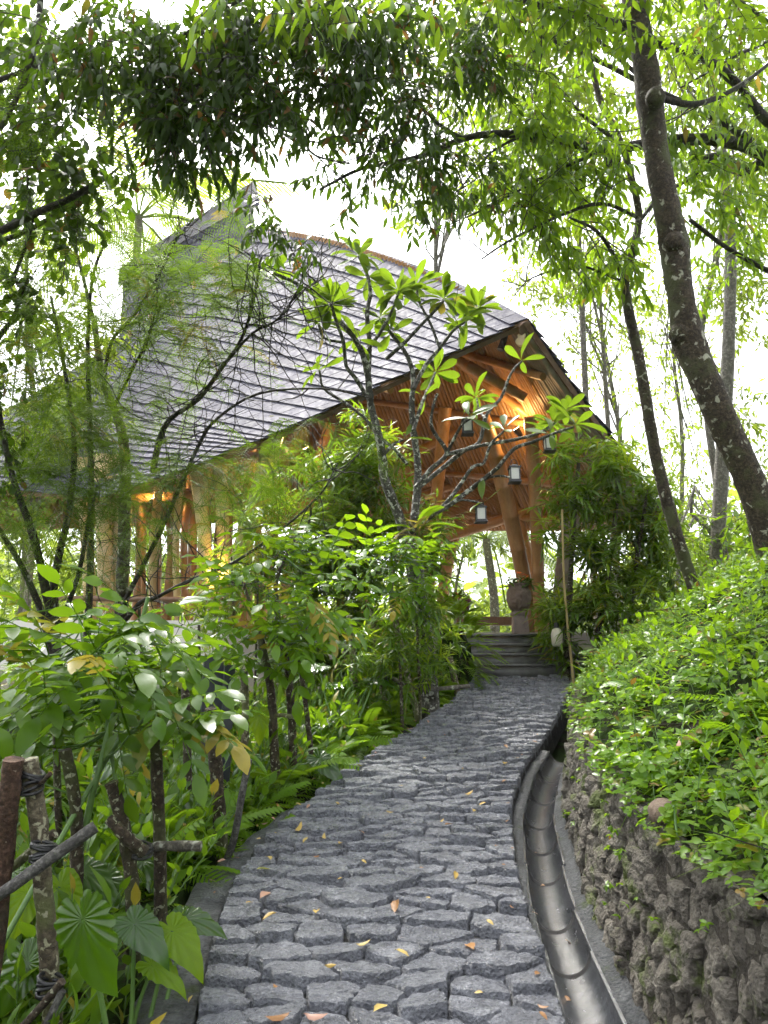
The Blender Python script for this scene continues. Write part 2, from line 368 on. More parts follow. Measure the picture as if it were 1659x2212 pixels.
# gutter: half-pipe pieces laid end to end with a mortar lip on each side
gut = thing('drain_channel', 'wet dark half-pipe gutter curving between the stone path and the retaining wall', 'gutter', [XG(3.0), 3.0, zp(3.0) - .2])
gy = [1.3, 1.8, 2.42, 2.86, 3.38, 3.74, 4.22, 4.6, 5.02, 5.5, 6.0, 6.5]
GR = .092
def gpt(y, a, r, dz=0.0):
    c = np.array([XG(y), y, zp(y) - .085 + dz]); t = np.array([XG(y + .01) - XG(y - .01), .02, .0036]); t /= np.linalg.norm(t)
    sdv = np.cross(t, [0, 0, 1.0]); sdv /= np.linalg.norm(sdv)
    return c + sdv * math.cos(a) * r + np.array([0, 0, 1.0]) * (-math.sin(a)) * r
for i in range(len(gy) - 1):
    m = MB(); y0, y1 = gy[i] + .005, gy[i + 1] - .005; an = np.linspace(-.12, np.pi + .12, 15); dz = rng.normal() * .004
    yy = np.linspace(y0, y1, 7); sc = np.linspace(1.05, .965, 7)
    m.grid(np.array([[gpt(q, a, GR * s, dz) for a in an] for q, s in zip(yy, sc)])); m.grid(np.array([[gpt(q, a, (GR + .012) * s, dz) for a in an] for q, s in zip(yy, sc)]), flip=True)
    for e, s in ((0, sc[0]), (-1, sc[-1])): m.grid(np.array([[gpt(yy[e], a, (GR + k) * s, dz) for a in an] for k in (0, .012)]), flip=(e == 0))
    for a in (an[0], an[-1]): m.grid(np.array([[gpt(q, a, (GR + k) * s, dz) for k in (0, .012)] for q, s in zip(yy, sc)]), flip=(a == an[-1]))
    seg_o = m.build('channel_segment', M['gutter'], gut)
    m = MB(); q2 = np.linspace(gy[i + 1] - .016, gy[i + 1] + .010, 3); rr = np.array([.0, -.006, -.004]); m.grid(np.array([[gpt(q, a, GR * .97 + r_, dz) for a in an] for q, r_ in zip(q2, rr)])); m.build('joint_collar', M['joint'], seg_o)
for side in (0, 1):
    m = MB(); V = []
    for y in np.linspace(1.3, 6.5, 90):
        j = .012 * noise.noise(Vector((side * 9, y * 6, 0))); g = gpt(y, math.pi * (1 - side) if False else 0, 0)
        if side == 0: x0, x1 = XR(y) + .003, XG(y) - GR - .004
        else: x0, x1 = XG(y) + GR + .006, XW(y) + .03
        z = zp(y) - .075 + j; V.append([[x0, y, z - .1], [x0, y, z + (.012 if side == 0 else .0)], [(x0 + x1) / 2, y, z + .01 + j], [x1, y, z + (.0 if side == 0 else .03)], [x1, y, z - .1]])
    m.grid(np.array(V), flip=True); m.build('mortar_lip', M['concrete'], gut)

# retaining wall
wall = thing('retaining_wall', 'rough mossy lava stone retaining wall beside the gutter', 'wall', [XW(3.5), 3.5, zp(3.5) - .2])
def wmap(s, h, o):
    """s along the path, h up the wall 0..1, o outwards"""
    x = XW(s) + .02 + h * .10; H = HW(s) + .12
    t = np.array([XW(s + .01) - XW(s - .01), .02, 0]); t /= np.linalg.norm(t); nn = np.array([-t[1], t[0], 0])
    return np.array([x, s, zp(s) - .10 + h * H]) + nn * (o - .015) + np.array([0, 0, .25]) * o * h
mb = MB(); mb.grid(np.array([[wmap(s, h, .022 * nz((s, h, 0), 7) + .012 * nz((s, h, 4), 19)) for h in np.linspace(0, 1.0, 14)] for s in np.linspace(1.0, 9.6, 220)]))
mb.grid(np.array([[wmap(s, 1, .005) + np.array([u, 0, -.10 * u + .03 * nz((s, u, 9), 7) + .02 * nz((s, u, 3), 19)]) for u in (0, .05, .1, .16, .24)] for s in np.linspace(1.0, 9.6, 160)]))
mb.build('wall_core', M['mortar'], wall)
seeds = []; s = 1.05
while s < 9.4:
    st = (.085 if s < 3.2 else .115) * rng.uniform(.8, 1.25); h = rng.uniform(-.05, .1)
    while h < 1.02:
        hh = rng.uniform(.10, .24); seeds.append([s + rng.normal() * .025, h + hh / 2]); h += hh
    s += st
seeds = np.array(seeds); cells = voronoi(seeds, np.array([1.0, 0.0]), np.array([9.5, 1.0]), np.array([1.0, .66])); rest = MB(); cnt = 0
def wmap2(a, b, o): return wmap(a, b, o)
for i in range(len(cells)):
    if cells[i] is None: continue
    p = cells[i] * np.array([1, .66]); ring, c = cellring(p, .004, .006, .026)
    if len(ring) < 5: continue
    o = rng.uniform(.0, .022) * (1 if rng.random() > .25 else -.6)
    V, F = rock(ring, c, lambda a, b, h: wmap(a, b / .66, h), [(1.05, -.05), (1.0, o - .008), (.93, o + .002), (.74, o + .008), (.5, o + .010), (.25, o + .012)], .015, rng.normal(size=2) * .16, i * 1.3 + 50)
    if seeds[i][0] < 7.6 and cnt < 300:
        m = MB(); m.add(V, F); m.build('wall_stone', M['wall_stone'], wall, org=V.mean(0), sm=False); cnt += 1
    else: rest.add(V, F)
print('wall stones', cnt, len(cells))
if rest.n: tag(rest.build('far_wall_stones', M['wall_stone'], wall), kind='stuff')

# steps up to the pavilion
stp = thing('stone_steps', 'dark stone steps at the top of the path leading into the pavilion', 'steps', [1.75, 10.2, 1.83])
for k in range(4):
    m = MB(); x0, x1 = .75, 2.75; y0 = 10.0 + k * .30; z0 = 1.80 + k * .155
    m.box([(x0 + x1) / 2, y0 + .17, z0 + .05], [x1 - x0 - .02, .34, .16]); m.box([(x0 + x1) / 2, y0 + .16, z0 + .145], [x1 - x0, .37, .035])
    m.build('step', M['black_stone'], stp)
# ------------------------------------------------------------------ pavilion
M['slate'] = stonemat('slate', [(.034, .033, .048), (.066, .063, .092), (.118, .112, .150)], (.6, .85), (30, .4, .008), sc=3, spec=.22, byvar=True)
def woodmat(name, a, b, rough=.5, ring=None):
    t = NT(name); mp = t.n('TexCoord').outputs['Object']
    st = t.n('Mapping'); st.inputs['Scale'].default_value = (9, 9, 1.2); t.l(mp, st.inputs[0])
    f = t.ramp(t.noise(3, 6, .65, st.outputs[0]), [(.3, 0.0), (.7, 1.0)]); c = t.mix(f, a, b)
    c = t.mix(t.math('MULTIPLY', t.var(), .5), c, tuple(.55 * x for x in a))
    p = t.n('BsdfPrincipled', Roughness=rough); t.l(c, p.inputs['Base Color']); t.l(t.bump(t.noise(30, 4), .25, .008), p.inputs['Normal']); t.l(p.outputs[0], t.out.inputs[0]); return t.m
M['bamboo'] = woodmat('old_bamboo', (.31, .15, .05), (.47, .25, .09), .42)
M['bamboo_pale'] = woodmat('pale_bamboo', (.46, .33, .13), (.58, .45, .22), .4)
M['bamboo_green'] = woodmat('green_bamboo', (.20, .21, .07), (.33, .30, .12), .4)
M['bamboo_grey'] = woodmat('weathered_bamboo', (.20, .155, .11), (.31, .25, .19), .6)
M['timber'] = woodmat('dark_timber', (.12, .06, .03), (.22, .12, .06), .6)
M['mat'] = woodmat('woven_mat', (.23, .115, .045), (.34, .185, .075), .75)
M['black'] = pbr('black_metal', (.012, .012, .013), .4)
M['white_plaster'] = pbr('white_plaster', (.72, .68, .64), .8, (12, .2))
M['floor'] = pbr('pale_floor', (.45, .40, .34), .5, (6, .1), (.36, .31, .26))
def emis(name, c, s):
    t = NT(name); e = t.n('Emission', Strength=s); e.inputs[0].default_value = (*c, 1); t.l(e.outputs[0], t.out.inputs[0]); return t.m
M['lamp'] = emis('lamp_glow', (1, .72, .32), 9.0)
def pole(name, mat, parent, pts, r, sides=10, nodes=.42, var=0.0):
    """bamboo pole with swollen nodes"""
    pts = smooth(pts, 3) if len(pts) > 2 else np.asarray(pts, float)
    seg = np.linalg.norm(np.diff(pts, axis=0), axis=1); cum = np.concatenate([[0], np.cumsum(seg)]); L = cum[-1]
    t = [0.0]; rr = [1.0]; k = nodes * rng.uniform(.3, 1)
    while k < L - .05:
        t += [k - .03, k, k + .03]; rr += [1.0, 1.12, 1.0]; k += nodes * rng.uniform(.85, 1.15)
    t.append(L); rr.append(.97); t = np.array(t)
    q = np.stack([np.interp(t, cum, pts[:, i]) for i in range(3)], -1)
    taper = np.linspace(1.06, .94, len(t)); m = MB(); m.tube(q, r * np.array(rr) * taper, sides, var)
    return m.build(name, mat, parent, org=pts[0])
FLOOR = 2.50
pav = thing('bamboo_pavilion', 'open bamboo pavilion with a sweeping slate roof above the top of the path', 'pavilion', [0.0, 13.5, FLOOR])
A = P(1140, 690, 10.4)
ridge_c = smooth(np.array([A, P(1010, 622, 12.0), P(850, 556, 14.0), P(690, 512, 16.3), P(560, 492, 18.3)]), 8)
rake_l = smooth(np.array([A, P(975, 763, 10.5), P(810, 838, 10.7), P(600, 934, 11.0), P(500, 975, 11.2), P(350, 1032, 11.5), P(215, 1078, 11.8)]), 8)
EL0 = rake_l[-1]; EL1 = P(-330, 1030, 18.5)
rake_r = smooth(np.array([A, P(1225, 815, 10.7), P(1310, 935, 11.0), P(1400, 1065, 11.5), P(1450, 1140, 11.8)]), 8)
ER0 = rake_r[-1]; ER1 = ER0 + (ridge_c[-1] - A) * np.array([.95, .95, .22])
def along(c, t):
    s = np.linspace(0, 1, len(c)); return np.array([np.interp(t, s, c[:, i]) for i in range(3)])
def coons(u, v, rake, e0, e1):
    """u from the front edge to the back, v from the ridge to the eave"""
    r0 = along(ridge_c, u); f = along(rake, v); e = e0 + (e1 - e0) * u
    b = r0 * 0 + along(ridge_c, 1) + (e1 - along(ridge_c, 1)) * v; b = b - np.array([0, 0, .9]) * (4 * v * (1 - v))
    bil = (A * (1 - u) + ridge_c[-1] * u) * (1 - v) + (e0 * (1 - u) + e1 * u) * v
    return r0 * (1 - v) + e * v + f * (1 - u) + b * u - bil
def RL(u, v): return coons(u, v, rake_l, EL0, EL1)
def RR(u, v): return coons(u, v, rake_r, ER0, ER1)
def nrmat(fn, u, v):
    e = .01; a = fn(min(u + e, 1), v) - fn(max(u - e, 0), v); b = fn(u, min(v + e, 1)) - fn(u, max(v - e, 0)); n = np.cross(a, b); n /= np.linalg.norm(n); return n if n[2] > 0 else -n
for fn, nm in ((RL, 'roof'), (RR, 'roof')):
    m = MB(); us, vs = np.linspace(0, 1, 21), np.linspace(0, 1, 17)
    top = np.array([[fn(u, v) - .012 * nrmat(fn, u, v) for v in vs] for u in us]); bot = np.array([[fn(u, v) - .05 * nrmat(fn, u, v) for v in vs] for u in us])
    m.grid(top); m.grid(bot, flip=True)
    for s_ in (0, -1): m.grid(np.stack([top[s_], bot[s_]], 1)); m.grid(np.stack([top[:, s_], bot[:, s_]], 1))
    rf = m.build('roof', M['mat'], pav)
    if fn is RL: roofL = rf
    else: roofR = rf
# slates, laid in courses; each row overlaps the one below
def slates(fn, parent, nr, ulen, off, cap):
    n = 0; rest = MB(); cand = []
    for i in range(nr):
        v0, v1 = i / nr, (i + 1.25) / nr; nu = max(8, int(round(np.linalg.norm(fn(0, (v0 + v1) / 2) - fn(1, (v0 + v1) / 2)) / ulen))); ph = (i % 2) * .5 + rng.uniform(-.1, .1)
        for j in range(-1, nu):
            u0, u1 = (j + ph) / nu, (j + 1 + ph) / nu
            if u1 <= .004 or u0 >= 1: continue
            cand.append((max(u0, 0), min(u1, 1), v0, min(v1, 1.015)))
    cand.sort(key=lambda c: c[0] + .15 * abs(c[2] - .5))
    for (u0, u1, v0, v1) in cand:
        g = (u1 - u0) * .025; nn = nrmat(fn, (u0 + u1) / 2, min(v0, 1)); vb = min(v1, 1.0); j = abs(rng.normal()) * .005
        q = np.array([fn(u0 + g, v0), fn(u1 - g, v0), fn(u1 - g, vb), fn(u0 + g, vb)])
        if u0 == 0: q[0] += (q[0] - q[1]) * .25; q[3] += (q[3] - q[2]) * .25
        lo = [off, off, off + .026 + j, off + .026 + j]; b = q + nn * np.array(lo)[:, None]; tt = b + nn * .013
        V = np.vstack([b, tt]); F = np.array([[3, 2, 1, 0], [4, 5, 6, 7], [0, 1, 5, 4], [1, 2, 6, 5], [2, 3, 7, 6], [3, 0, 4, 7]])
        if n < cap: m = MB(); m.add(V, F, rng.random()); m.build('slate', M['slate'], parent, org=V.mean(0), sm=False); n += 1
        else: rest.add(V, F, rng.random())
    tag(rest.build('far_slates', M['slate'], parent, sm=False), kind='stuff')
slates(RL, roofL, 34, .40, .004, 300)
slates(RR, roofR, 26, .42, .004, 0)
# edge boards along both front rakes
for fn, c, nm in ((RL, rake_l, 'edge_board'), (RR, rake_r, 'edge_board')):
    m = MB(); pts = np.array([fn(0.0, v) - .06 * nrmat(fn, 0.01, v) for v in np.linspace(0, 1, 25)]); t = nrm(np.gradient(pts, axis=0))
    V = []
    for p, d, v in zip(pts, t, np.linspace(0, 1, 25)):
        n = nrmat(fn, .01, v); o = np.cross(d, n); o = o if o[1] < 0 else -o; V.append([p + n * .035 + o * .03, p - n * .035 + o * .03, p - n * .035 - o * .02, p + n * .035 - o * .02, p + n * .035 + o * .03])
    m.grid(np.array(V)); m.build(nm, M['timber'], pav, sm=False)
# rafters under the right slope (seen through the gable) and under the left slope
us = np.concatenate([np.linspace(.010, .20, 20), np.linspace(.21, .85, 52)])
for i, u in enumerate(us):
    pts = np.array([RR(u, v) - (.10) * nrmat(RR, u, v) for v in np.linspace(.0, .98, 9)])
    pole('rafter', M['bamboo_grey'] if u < .085 else M['bamboo'], pav, pts, .043 if i % 5 else .056, 8, .6)
for u in np.linspace(.03, .9, 30):
    pts = np.array([RL(u, v) - .10 * nrmat(RL, u, v) for v in np.linspace(.02, .99, 9)]); pole('rafter', M['bamboo'], pav, pts, .045, 7, .7)
for v in (.22, .45, .68, .88):
    pts = np.array([RR(u, v) - .20 * nrmat(RR, u, v) for u in np.linspace(.03, .95, 10)]); pole('purlin', M['bamboo'], pav, pts, .06, 8, .5)
for v in (.3, .62, .93):
    pts = np.array([RL(u, v) - .19 * nrmat(RL, u, v) for u in np.linspace(.02, .95, 10)]); pole('purlin', M['bamboo'], pav, pts, .06, 8, .5)
pts = np.array([along(ridge_c, u) - np.array([0, 0, .17]) for u in np.linspace(.01, .97, 12)]); pole('ridge_beam', M['timber'], pav, pts, .10, 10, .8)
# woven rear gable that closes the back of the roof above the openings
Rb = ridge_c[-1]; top = []
for t in np.linspace(0, 1, 41):
    if t < .5: v = 1 - 2 * t; p = Rb + (EL1 - Rb) * v - np.array([0, 0, .9]) * (4 * v * (1 - v))
    else: v = 2 * t - 1; p = Rb + (ER1 - Rb) * v - np.array([0, 0, .9]) * (4 * v * (1 - v))
    top.append(p - [0, .1, .08])
top = np.array(top); bot = top.copy(); bot[:, 2] = np.minimum(top[:, 2] - .05, 5.3); m = MB(); m.grid(np.stack([top * (1 - k) + bot * k for k in np.linspace(0, 1, 6)], 1)); rg = m.build('rear_gable', M['mat'], pav)
for i in range(2, 39):
    j = min(i + 4, 40); pole('gable_pole', M['bamboo'], rg, np.array([top[i] - [0, .12, .05], bot[j] - [0, .12, .0]]), .05, 7, .6)
# crossing braces below the gable
for a, b in ((P(985, 775, 12.2), P(1260, 985, 12.0)), (P(1010, 790, 11.6), P(1135, 860, 11.5)), (P(870, 990, 14.5), P(1160, 850, 13.2)), (P(640, 1120, 14), P(860, 960, 13.4)), (P(900, 1075, 15.2), P(1170, 985, 14.6)), (P(700, 1130, 15.5), P(960, 1050, 15.3))):
    pole('brace', M['bamboo'], pav, np.array([a, b]), .085, 10, .55)
# columns
cols = [('bamboo', [(1040, 900, 11.9), (1075, 1000, 12.0), (1134, 1262, 12.1), (1140, 1352, 12.1)], .125), ('bamboo', [(1145, 900, 11.6), (1155, 1050, 11.8), (1163, 1250, 11.9), (1166, 1352, 11.9)], .10),
        ('bamboo', [(962, 880, 12.6), (950, 1010, 12.8), (930, 1200, 13.0), (925, 1345, 13.0)], .105), ('bamboo', [(990, 1120, 14.6), (962, 1240, 14.6), (948, 1330, 14.6)], .12),
        ('bamboo', [(1070, 930, 13.9), (1190, 1340, 13.9)], .09), ('bamboo_grey', [(1262, 1010, 12.2), (1228, 1160, 12.2), (1200, 1345, 12.2)], .14),
        ('bamboo_green', [(600, 905, 11.6), (565, 1050, 11.4), (520, 1190, 11.4), (490, 1350, 11.7)], .14), ('bamboo_pale', [(418, 975, 11.9), (440, 1150, 11.8), (462, 1345, 11.8)], .10),
        ('bamboo_pale', [(475, 945, 12.0), (482, 1170, 11.9), (488, 1350, 11.9)], .10), ('bamboo', [(545, 945, 12.5), (532, 1180, 12.5), (526, 1340, 12.5)], .08),
        ('bamboo', [(715, 915, 13.6), (640, 1150, 13.7), (600, 1330, 13.8)], .10), ('bamboo', [(395, 975, 13.0), (374, 1180, 13.0), (360, 1320, 13.0)], .09),
        ('bamboo_pale', [(220, 985, 12.6), (226, 1180, 12.2), (232, 1350, 12.2)], .13), ('bamboo_pale', [(251, 985, 12.7), (254, 1180, 12.4), (258, 1350, 12.4)], .12),
        ('bamboo', [(298, 985, 14), (305, 1200, 14), (292, 1330, 14)], .10), ('bamboo_pale', [(176, 990, 13.2), (190, 1200, 13), (200, 1345, 13)], .11),
        ('bamboo', [(326, 975, 15), (346, 1330, 15)], .10), ('bamboo', [(424, 960, 16), (412, 1330, 16)], .10), ('bamboo', [(622, 940, 16), (560, 1325, 16)], .10), ('bamboo', [(760, 960, 16.5), (800, 1320, 16.5)], .11),
        ('bamboo', [(860, 930, 14.2), (885, 1100, 14.3), (895, 1330, 14.3)], .10)]
for k in range(18):
    x0 = 262 + 17.5 * k + rng.normal() * 5; d_ = rng.uniform(12.2, 15.5); cols.append((('bamboo', 'bamboo_pale', 'bamboo')[k % 3], [(x0 + rng.normal() * 14, 1000, d_), (x0 + rng.normal() * 4, 1180, d_), (x0, 1340, d_)], rng.uniform(.045, .075)))
for mt, ps, r in cols:
    pts = PL(ps); pts[-1][2] = min(pts[-1][2], FLOOR + .02); pole('column', M[mt], pav, pts, r, 14, .5)
# rear tie beams
for a, b, r in ((P(880, 1128, 15.0), P(1165, 1058, 14.4), .10), (P(150, 1085, 13.6), P(560, 1060, 12.9), .09), (P(230, 1040, 12.3), P(620, 975, 11.6), .08), (P(540, 1075, 15.5), P(900, 1085, 15.2), .09)):
    pole('tie_beam', M['bamboo'], pav, np.array([a, b]), r, 10, .5)
# platform
m = MB(); fp = np.array([[-8.5, 12.2], [-3.9, 11.55], [.7, 11.5], [3.2, 11.5], [4.6, 12.0], [5.2, 17.5], [-2.0, 21.0], [-9.5, 18.5]])
m.add(np.vstack([np.c_[fp, np.full(8, FLOOR - .9)], np.c_[fp, np.full(8, FLOOR)]]), [tuple(range(8, 16))] + [(i, (i + 1) % 8, 8 + (i + 1) % 8, 8 + i) for i in range(8)])
m.build('platform', M['floor'], pav, sm=False)
# roll-up blind between the rear columns: slats, each a thin rod, over a rolled-up end
bl0, bl1, bt0, bt1 = P(905, 1176, 14.3), P(1148, 1098, 13.8), P(905, 1090, 14.3), P(1148, 1010, 13.8)
m = MB(); n = 26
for i in range(n):
    t = i / n; a, b = bl0 + (bt0 - bl0) * t, bl1 + (bt1 - bl1) * t; m.tube(np.array([a, (a + b) / 2, b]), .0125 if i > 9 else .0085, 5, i / n)
bl = m.build('blind', M['mat'], pav, org=bl0)
m = MB(); m.tube(smooth(np.array([bl0 + [-.02, -.05, -.02], (bl0 + bl1) / 2 + [0, -.05, -.05], bl1 + [.02, -.05, -.02]]), 16), .095, 14, 0, 0, True, .03); m.build('blind_roll', M['bamboo'], bl, org=bl0)
m = MB(); a, b = P(1062, 1338, 12.4), P(1112, 1338, 12.2)
m.box((a + b) / 2 + [0, .3, 0], [1.5, .12, .14]); m.build('threshold_beam', M['timber'], pav, sm=False)
# low white wall and dark rail of the left terrace
m = MB(); m.box(P(300, 1400, 11.3) + [-.6, .1, .05], [3.6, .14, .75]); m.build('low_wall', M['white_plaster'], pav, sm=False)
m = MB(); q = P(453, 1375, 10.6); m.box(q + [0, 0, -.25], [.42, .3, 1.15]); m.box(q + [0, 0, .34], [.5, .36, .06]); m.build('pillar', M['white_plaster'], pav, sm=False)
for k in range(2):
    m = MB(); a, b = P(120, 1292 + 55 * k, 12.0), P(480, 1296 + 55 * k, 11.5); m.tube(np.array([a, b]), .045, 8); m.build('hand_rail', M['timber'], pav)
# second roof tier, higher and farther back
tier = []
T0, T1, T2, T3 = P(548, 392, 21.5), P(258, 580, 23.5), P(470, 570, 20.0), P(560, 430, 20.3)
T4 = P(430, 492, 19.6)
def RT(u, v): return (T0 * (1 - u) + T1 * u) * (1 - v) + (T3 * (1 - u) + (T4 + (T1 - T0) * .55) * u) * v
m = MB(); gv = np.array([[RT(u, v) for v in np.linspace(0, 1, 6)] for u in np.linspace(0, 1, 10)]); m.grid(gv); m.grid(gv - np.array([0, 0, .08]), flip=True); ut = m.build('upper_roof', M['slate'], pav)
rest = MB()
for i in range(11):
    for j in range(-1, 18):
        u0, u1 = (j + (i % 2) * .5) / 18, (j + 1 + (i % 2) * .5) / 18; u0, u1 = max(u0, 0), min(u1, 1); v0, v1 = i / 11, min((i + 1.2) / 11, 1.02)
        if u1 - u0 < .01: continue
        q = np.array([RT(u0 + .001, v0), RT(u1 - .001, v0), RT(u1 - .001, v1), RT(u0 + .001, v1)]) + np.array([0, 0, 1]) * np.array([.02, .02, .05, .05])[:, None]
        V = np.vstack([q, q + [0, 0, .015]]); m = MB(); m.add(V, np.array([[3, 2, 1, 0], [4, 5, 6, 7], [0, 1, 5, 4], [1, 2, 6, 5], [2, 3, 7, 6], [3, 0, 4, 7]]), rng.random()); m.build('slate', M['slate'], ut, org=V.mean(0), sm=False)
m = MB(); e = np.array([RT(u, 1.0) for u in np.linspace(0, 1, 8)]); m.grid(np.stack([e + [0, 0, .02], e - [0, 0, .16]], 1)); m.grid(np.stack([e + [.0, .05, .02], e + [0, .05, -.16]], 1), flip=True); m.build('fascia', M['slate'], ut)
m = MB(); f = np.array([RT(0, v) for v in np.linspace(0, 1, 5)]); m.grid(np.stack([f, f - [0, 0, .22]], 1)); m.build('gable_board', M['slate'], ut)
m = MB(); wl = np.array([RT(u, .82) for u in np.linspace(.06, .97, 8)]); m.grid(np.stack([wl, wl + [.3, -.6, -1.1], wl + [.4, -.8, -3.6]], 1)); m.build('clerestory_wall', M['slate'], pav)

# lamps on the rafters (lit in the photograph)
def spot(px, py, d, aim, e, label):
    p = P(px, py, d); o = thing('spotlight', label, 'lamp', p); dv = nrm(np.asarray(aim, float)); m = MB()
    m.tube(np.array([p - dv * .10, p - dv * .02, p + dv * .05]), [.035, .05, .055], 12); m.build('housing', M['black'], o)
    m = MB(); m.tube(np.array([p + dv * .04, p + dv * .056]), .045, 12); m.build('lens', M['lamp'], o)
    m = MB(); m.tube(np.array([p - dv * .06, p - dv * .06 + [0, 0, .16]]), .012, 6); m.build('bracket', M['black'], o)
    ld = bpy.data.lights.new('spot_light', 'POINT'); ld.energy = e; ld.color = (1, .62, .25); ld.shadow_soft_size = .04
    l = bpy.data.objects.new('spot_light', ld); COL.objects.link(l); place(l, o, p + dv * .12)
spot(1118, 932, 11.9, P(1060, 850, 11.9) - P(1118, 932, 11.9), 9, 'lit warm lamp shining up the rafters under the gable')
spot(662, 975, 12.3, P(630, 915, 12.2) - P(662, 975, 12.3), 9, 'lit warm lamp under the long left roof edge')
spot(330, 1085, 13.0, [-.3, 0, 1], 9, 'lit warm lamp at the far left of the pavilion ceiling')
spot(470, 1262, 11.6, [0, .1, 1], 9, 'lit warm lamp at the foot of the pale bamboo columns')
# unlit spotlight and wooden disc ornament under the gable tip
sp = P(1083, 742, 10.7); o = thing('ceiling_spotlight', 'black unlit spotlight hanging under the tip of the gable', 'lamp', sp); m = MB(); m.tube(np.array([sp + [.06, 0, .13], sp + [.02, 0, .0], sp + [-.02, 0, -.10]]), [.045, .05, .05], 12); m.build('housing', M['black'], o)
m = MB(); m.tube(np.array([sp + [.04, 0, .08], sp + [.05, 0, .22]]), .012, 6); m.box(sp + [.05, 0, .23], [.14, .1, .02]); m.build('bracket', M['black'], o)
wp = P(1124, 738, 10.45); o = thing('disc_ornament', 'string of pale wooden discs hanging under the gable tip', 'ornament', wp)
for k, (dx, dz, r) in enumerate(((0, 0, .075), (.02, .09, .06), (.05, .19, .07), (.07, .27, .05))):
    m = MB(); c = wp + [dx, 0, dz]; m.tube(np.array([c + [0, -.02, 0], c + [.004, .0, 0], c + [.008, .02, 0]]), [r * .92, r, r * .92], 14); m.build('disc', M['bamboo_pale'], o)
m = MB(); m.tube(np.array([wp, wp + [.09, 0, .42]]), .005, 5); m.build('cord', M['timber'], o)
# ------------------------------------------------------------------ leaf shapes (along +Y, upper face +Z)
def leaf_t(w=.3, st=((0, 0), (.28, .8), (.55, 1), (.82, .62), (1, 0)), fold=.12, droop=.15, wav=0.0):
    V = []; F = []; prev = None
    for t, q in st:
        z = -droop * t * t
        if q == 0: cur = [len(V)] * 3; V.append([0, t, z])
        else:
            h = w / 2 * q; k = len(V); cur = [k, k + 1, k + 2]; V += [[-h, t, z + fold * h * 2 + wav * rng.normal() * w], [0, t, z], [h, t, z + fold * h * 2 + wav * rng.normal() * w]]
        if prev is not None:
            for i in (0, 1):
                f = [prev[i], prev[i + 1], cur[i + 1], cur[i]]; g = []
                for x in f:
                    if x not in g: g.append(x)
                if len(g) > 2: F.append(tuple(g))
        prev = cur
    return np.array(V, float), F
def merge(parts):
    V = []; F = []; n = 0
    for (v, f), rot, pos, sc in parts:
        vv = (v * sc) @ np.asarray(rot).T + np.asarray(pos); V.append(vv); F += [tuple(i + n for i in q) for q in f]; n += len(vv)
    return np.vstack(V), F
STICK = (np.array([[math.cos(a), y, math.sin(a)] for y in (0, 1) for a in (0, 2.094, 4.189)]), [(0, 1, 4, 3), (1, 2, 5, 4), (2, 0, 3, 5)])
I3 = np.eye(3)
def fr1(d, up=(0, 0, 1)): return frames(np.asarray(d, float)[None], up)[0]
def pinnate_t(pairs, lf, lsize, droop=.3, petiole=.25, ang=.75, taper=.25, tw=.012, lift=0.0):
    """compound leaf of total length 1: stalk, paired leaflets and an end leaflet"""
    y = lambda t: np.array([0, t, -droop * t * t + lift * t]); parts = []
    for i in range(5):
        a, b = y(i / 5), y((i + 1) / 5); parts.append((STICK, fr1(b - a), a, np.array([tw * (1 - i * .12), np.linalg.norm(b - a), tw * (1 - i * .12)])))
    for i in range(pairs):
        t = petiole + (1 - petiole) * (i + .4) / pairs; s = lsize * (1 - taper * abs(2 * i / max(pairs - 1, 1) - .8)); tan = nrm(y(t + .02) - y(t))
        for sd in (-1, 1):
            d = tan * math.cos(ang) + np.array([sd, 0, 0]) * math.sin(ang) + np.array([0, 0, -.18 + rng.normal() * .1]); parts.append((lf, fr1(d, (rng.normal() * .2, rng.normal() * .2, 1)), y(t + rng.normal() * .008), s * rng.uniform(.88, 1.08)))
    parts.append((lf, fr1(y(1) - y(.93) + [0, 0, -.01]), y(1), lsize))
    return merge(parts)
def bipinnate_t(pairs=11, nl=8, droop=.35):
    """feathery leaf: rachis, side ribs, rows of tiny leaflets"""
    y = lambda t: np.array([0, t, -droop * t * t]); parts = []; L4 = leaf_t(.30, ((0, 0), (.5, 1), (1, 0)), 0, 0)
    for i in range(4):
        a, b = y(i / 4), y((i + 1) / 4); parts.append((STICK, fr1(b - a), a, np.array([.006, np.linalg.norm(b - a), .006])))
    for i in range(pairs):
        t = .15 + .85 * i / (pairs - 1); pl = .30 * math.sin(math.pi * (.18 + .70 * (1 - abs(2 * t - 1.05)) / 1.1)); tan = nrm(y(t + .01) - y(t))
        for sd in (-1, 1):
            d = nrm(tan * .55 + np.array([sd * .85, 0, 0]) + np.array([0, 0, -.15 + rng.normal() * .12])); sx = nrm(np.cross(d, [0, 0, 1.0]))
            for k in range(nl):
                p = y(t) + d * pl * (k + .3) / nl + np.array([0, 0, -.25 * pl * ((k + .3) / nl) ** 2])
                for s2 in (-1, 1): parts.append((L4, fr1(d * .5 + sx * s2), p, .062 * (1 - .3 * k / nl)))
    return merge(parts)
def fern_t(n=15, droop=.55):
    y = lambda t: np.array([0, t, .35 * t - droop * t * t]); lf = leaf_t(.30, ((0, .6), (.35, 1), (1, 0)), .05, .1); parts = []
    for i in range(4):
        a, b = y(i / 4), y((i + 1) / 4); parts.append((STICK, fr1(b - a), a, np.array([.008, np.linalg.norm(b - a), .008])))
    for i in range(n):
        t = .12 + .86 * i / (n - 1); s = .20 * math.sin(math.pi * min(1, .22 + .80 * (1 - t) ** .8)) + .02; tan = nrm(y(t + .01) - y(t))
        for sd in (-1, 1): parts.append((lf, fr1(tan * .35 + np.array([sd, 0, -.12])), y(t), s))
    return merge(parts)
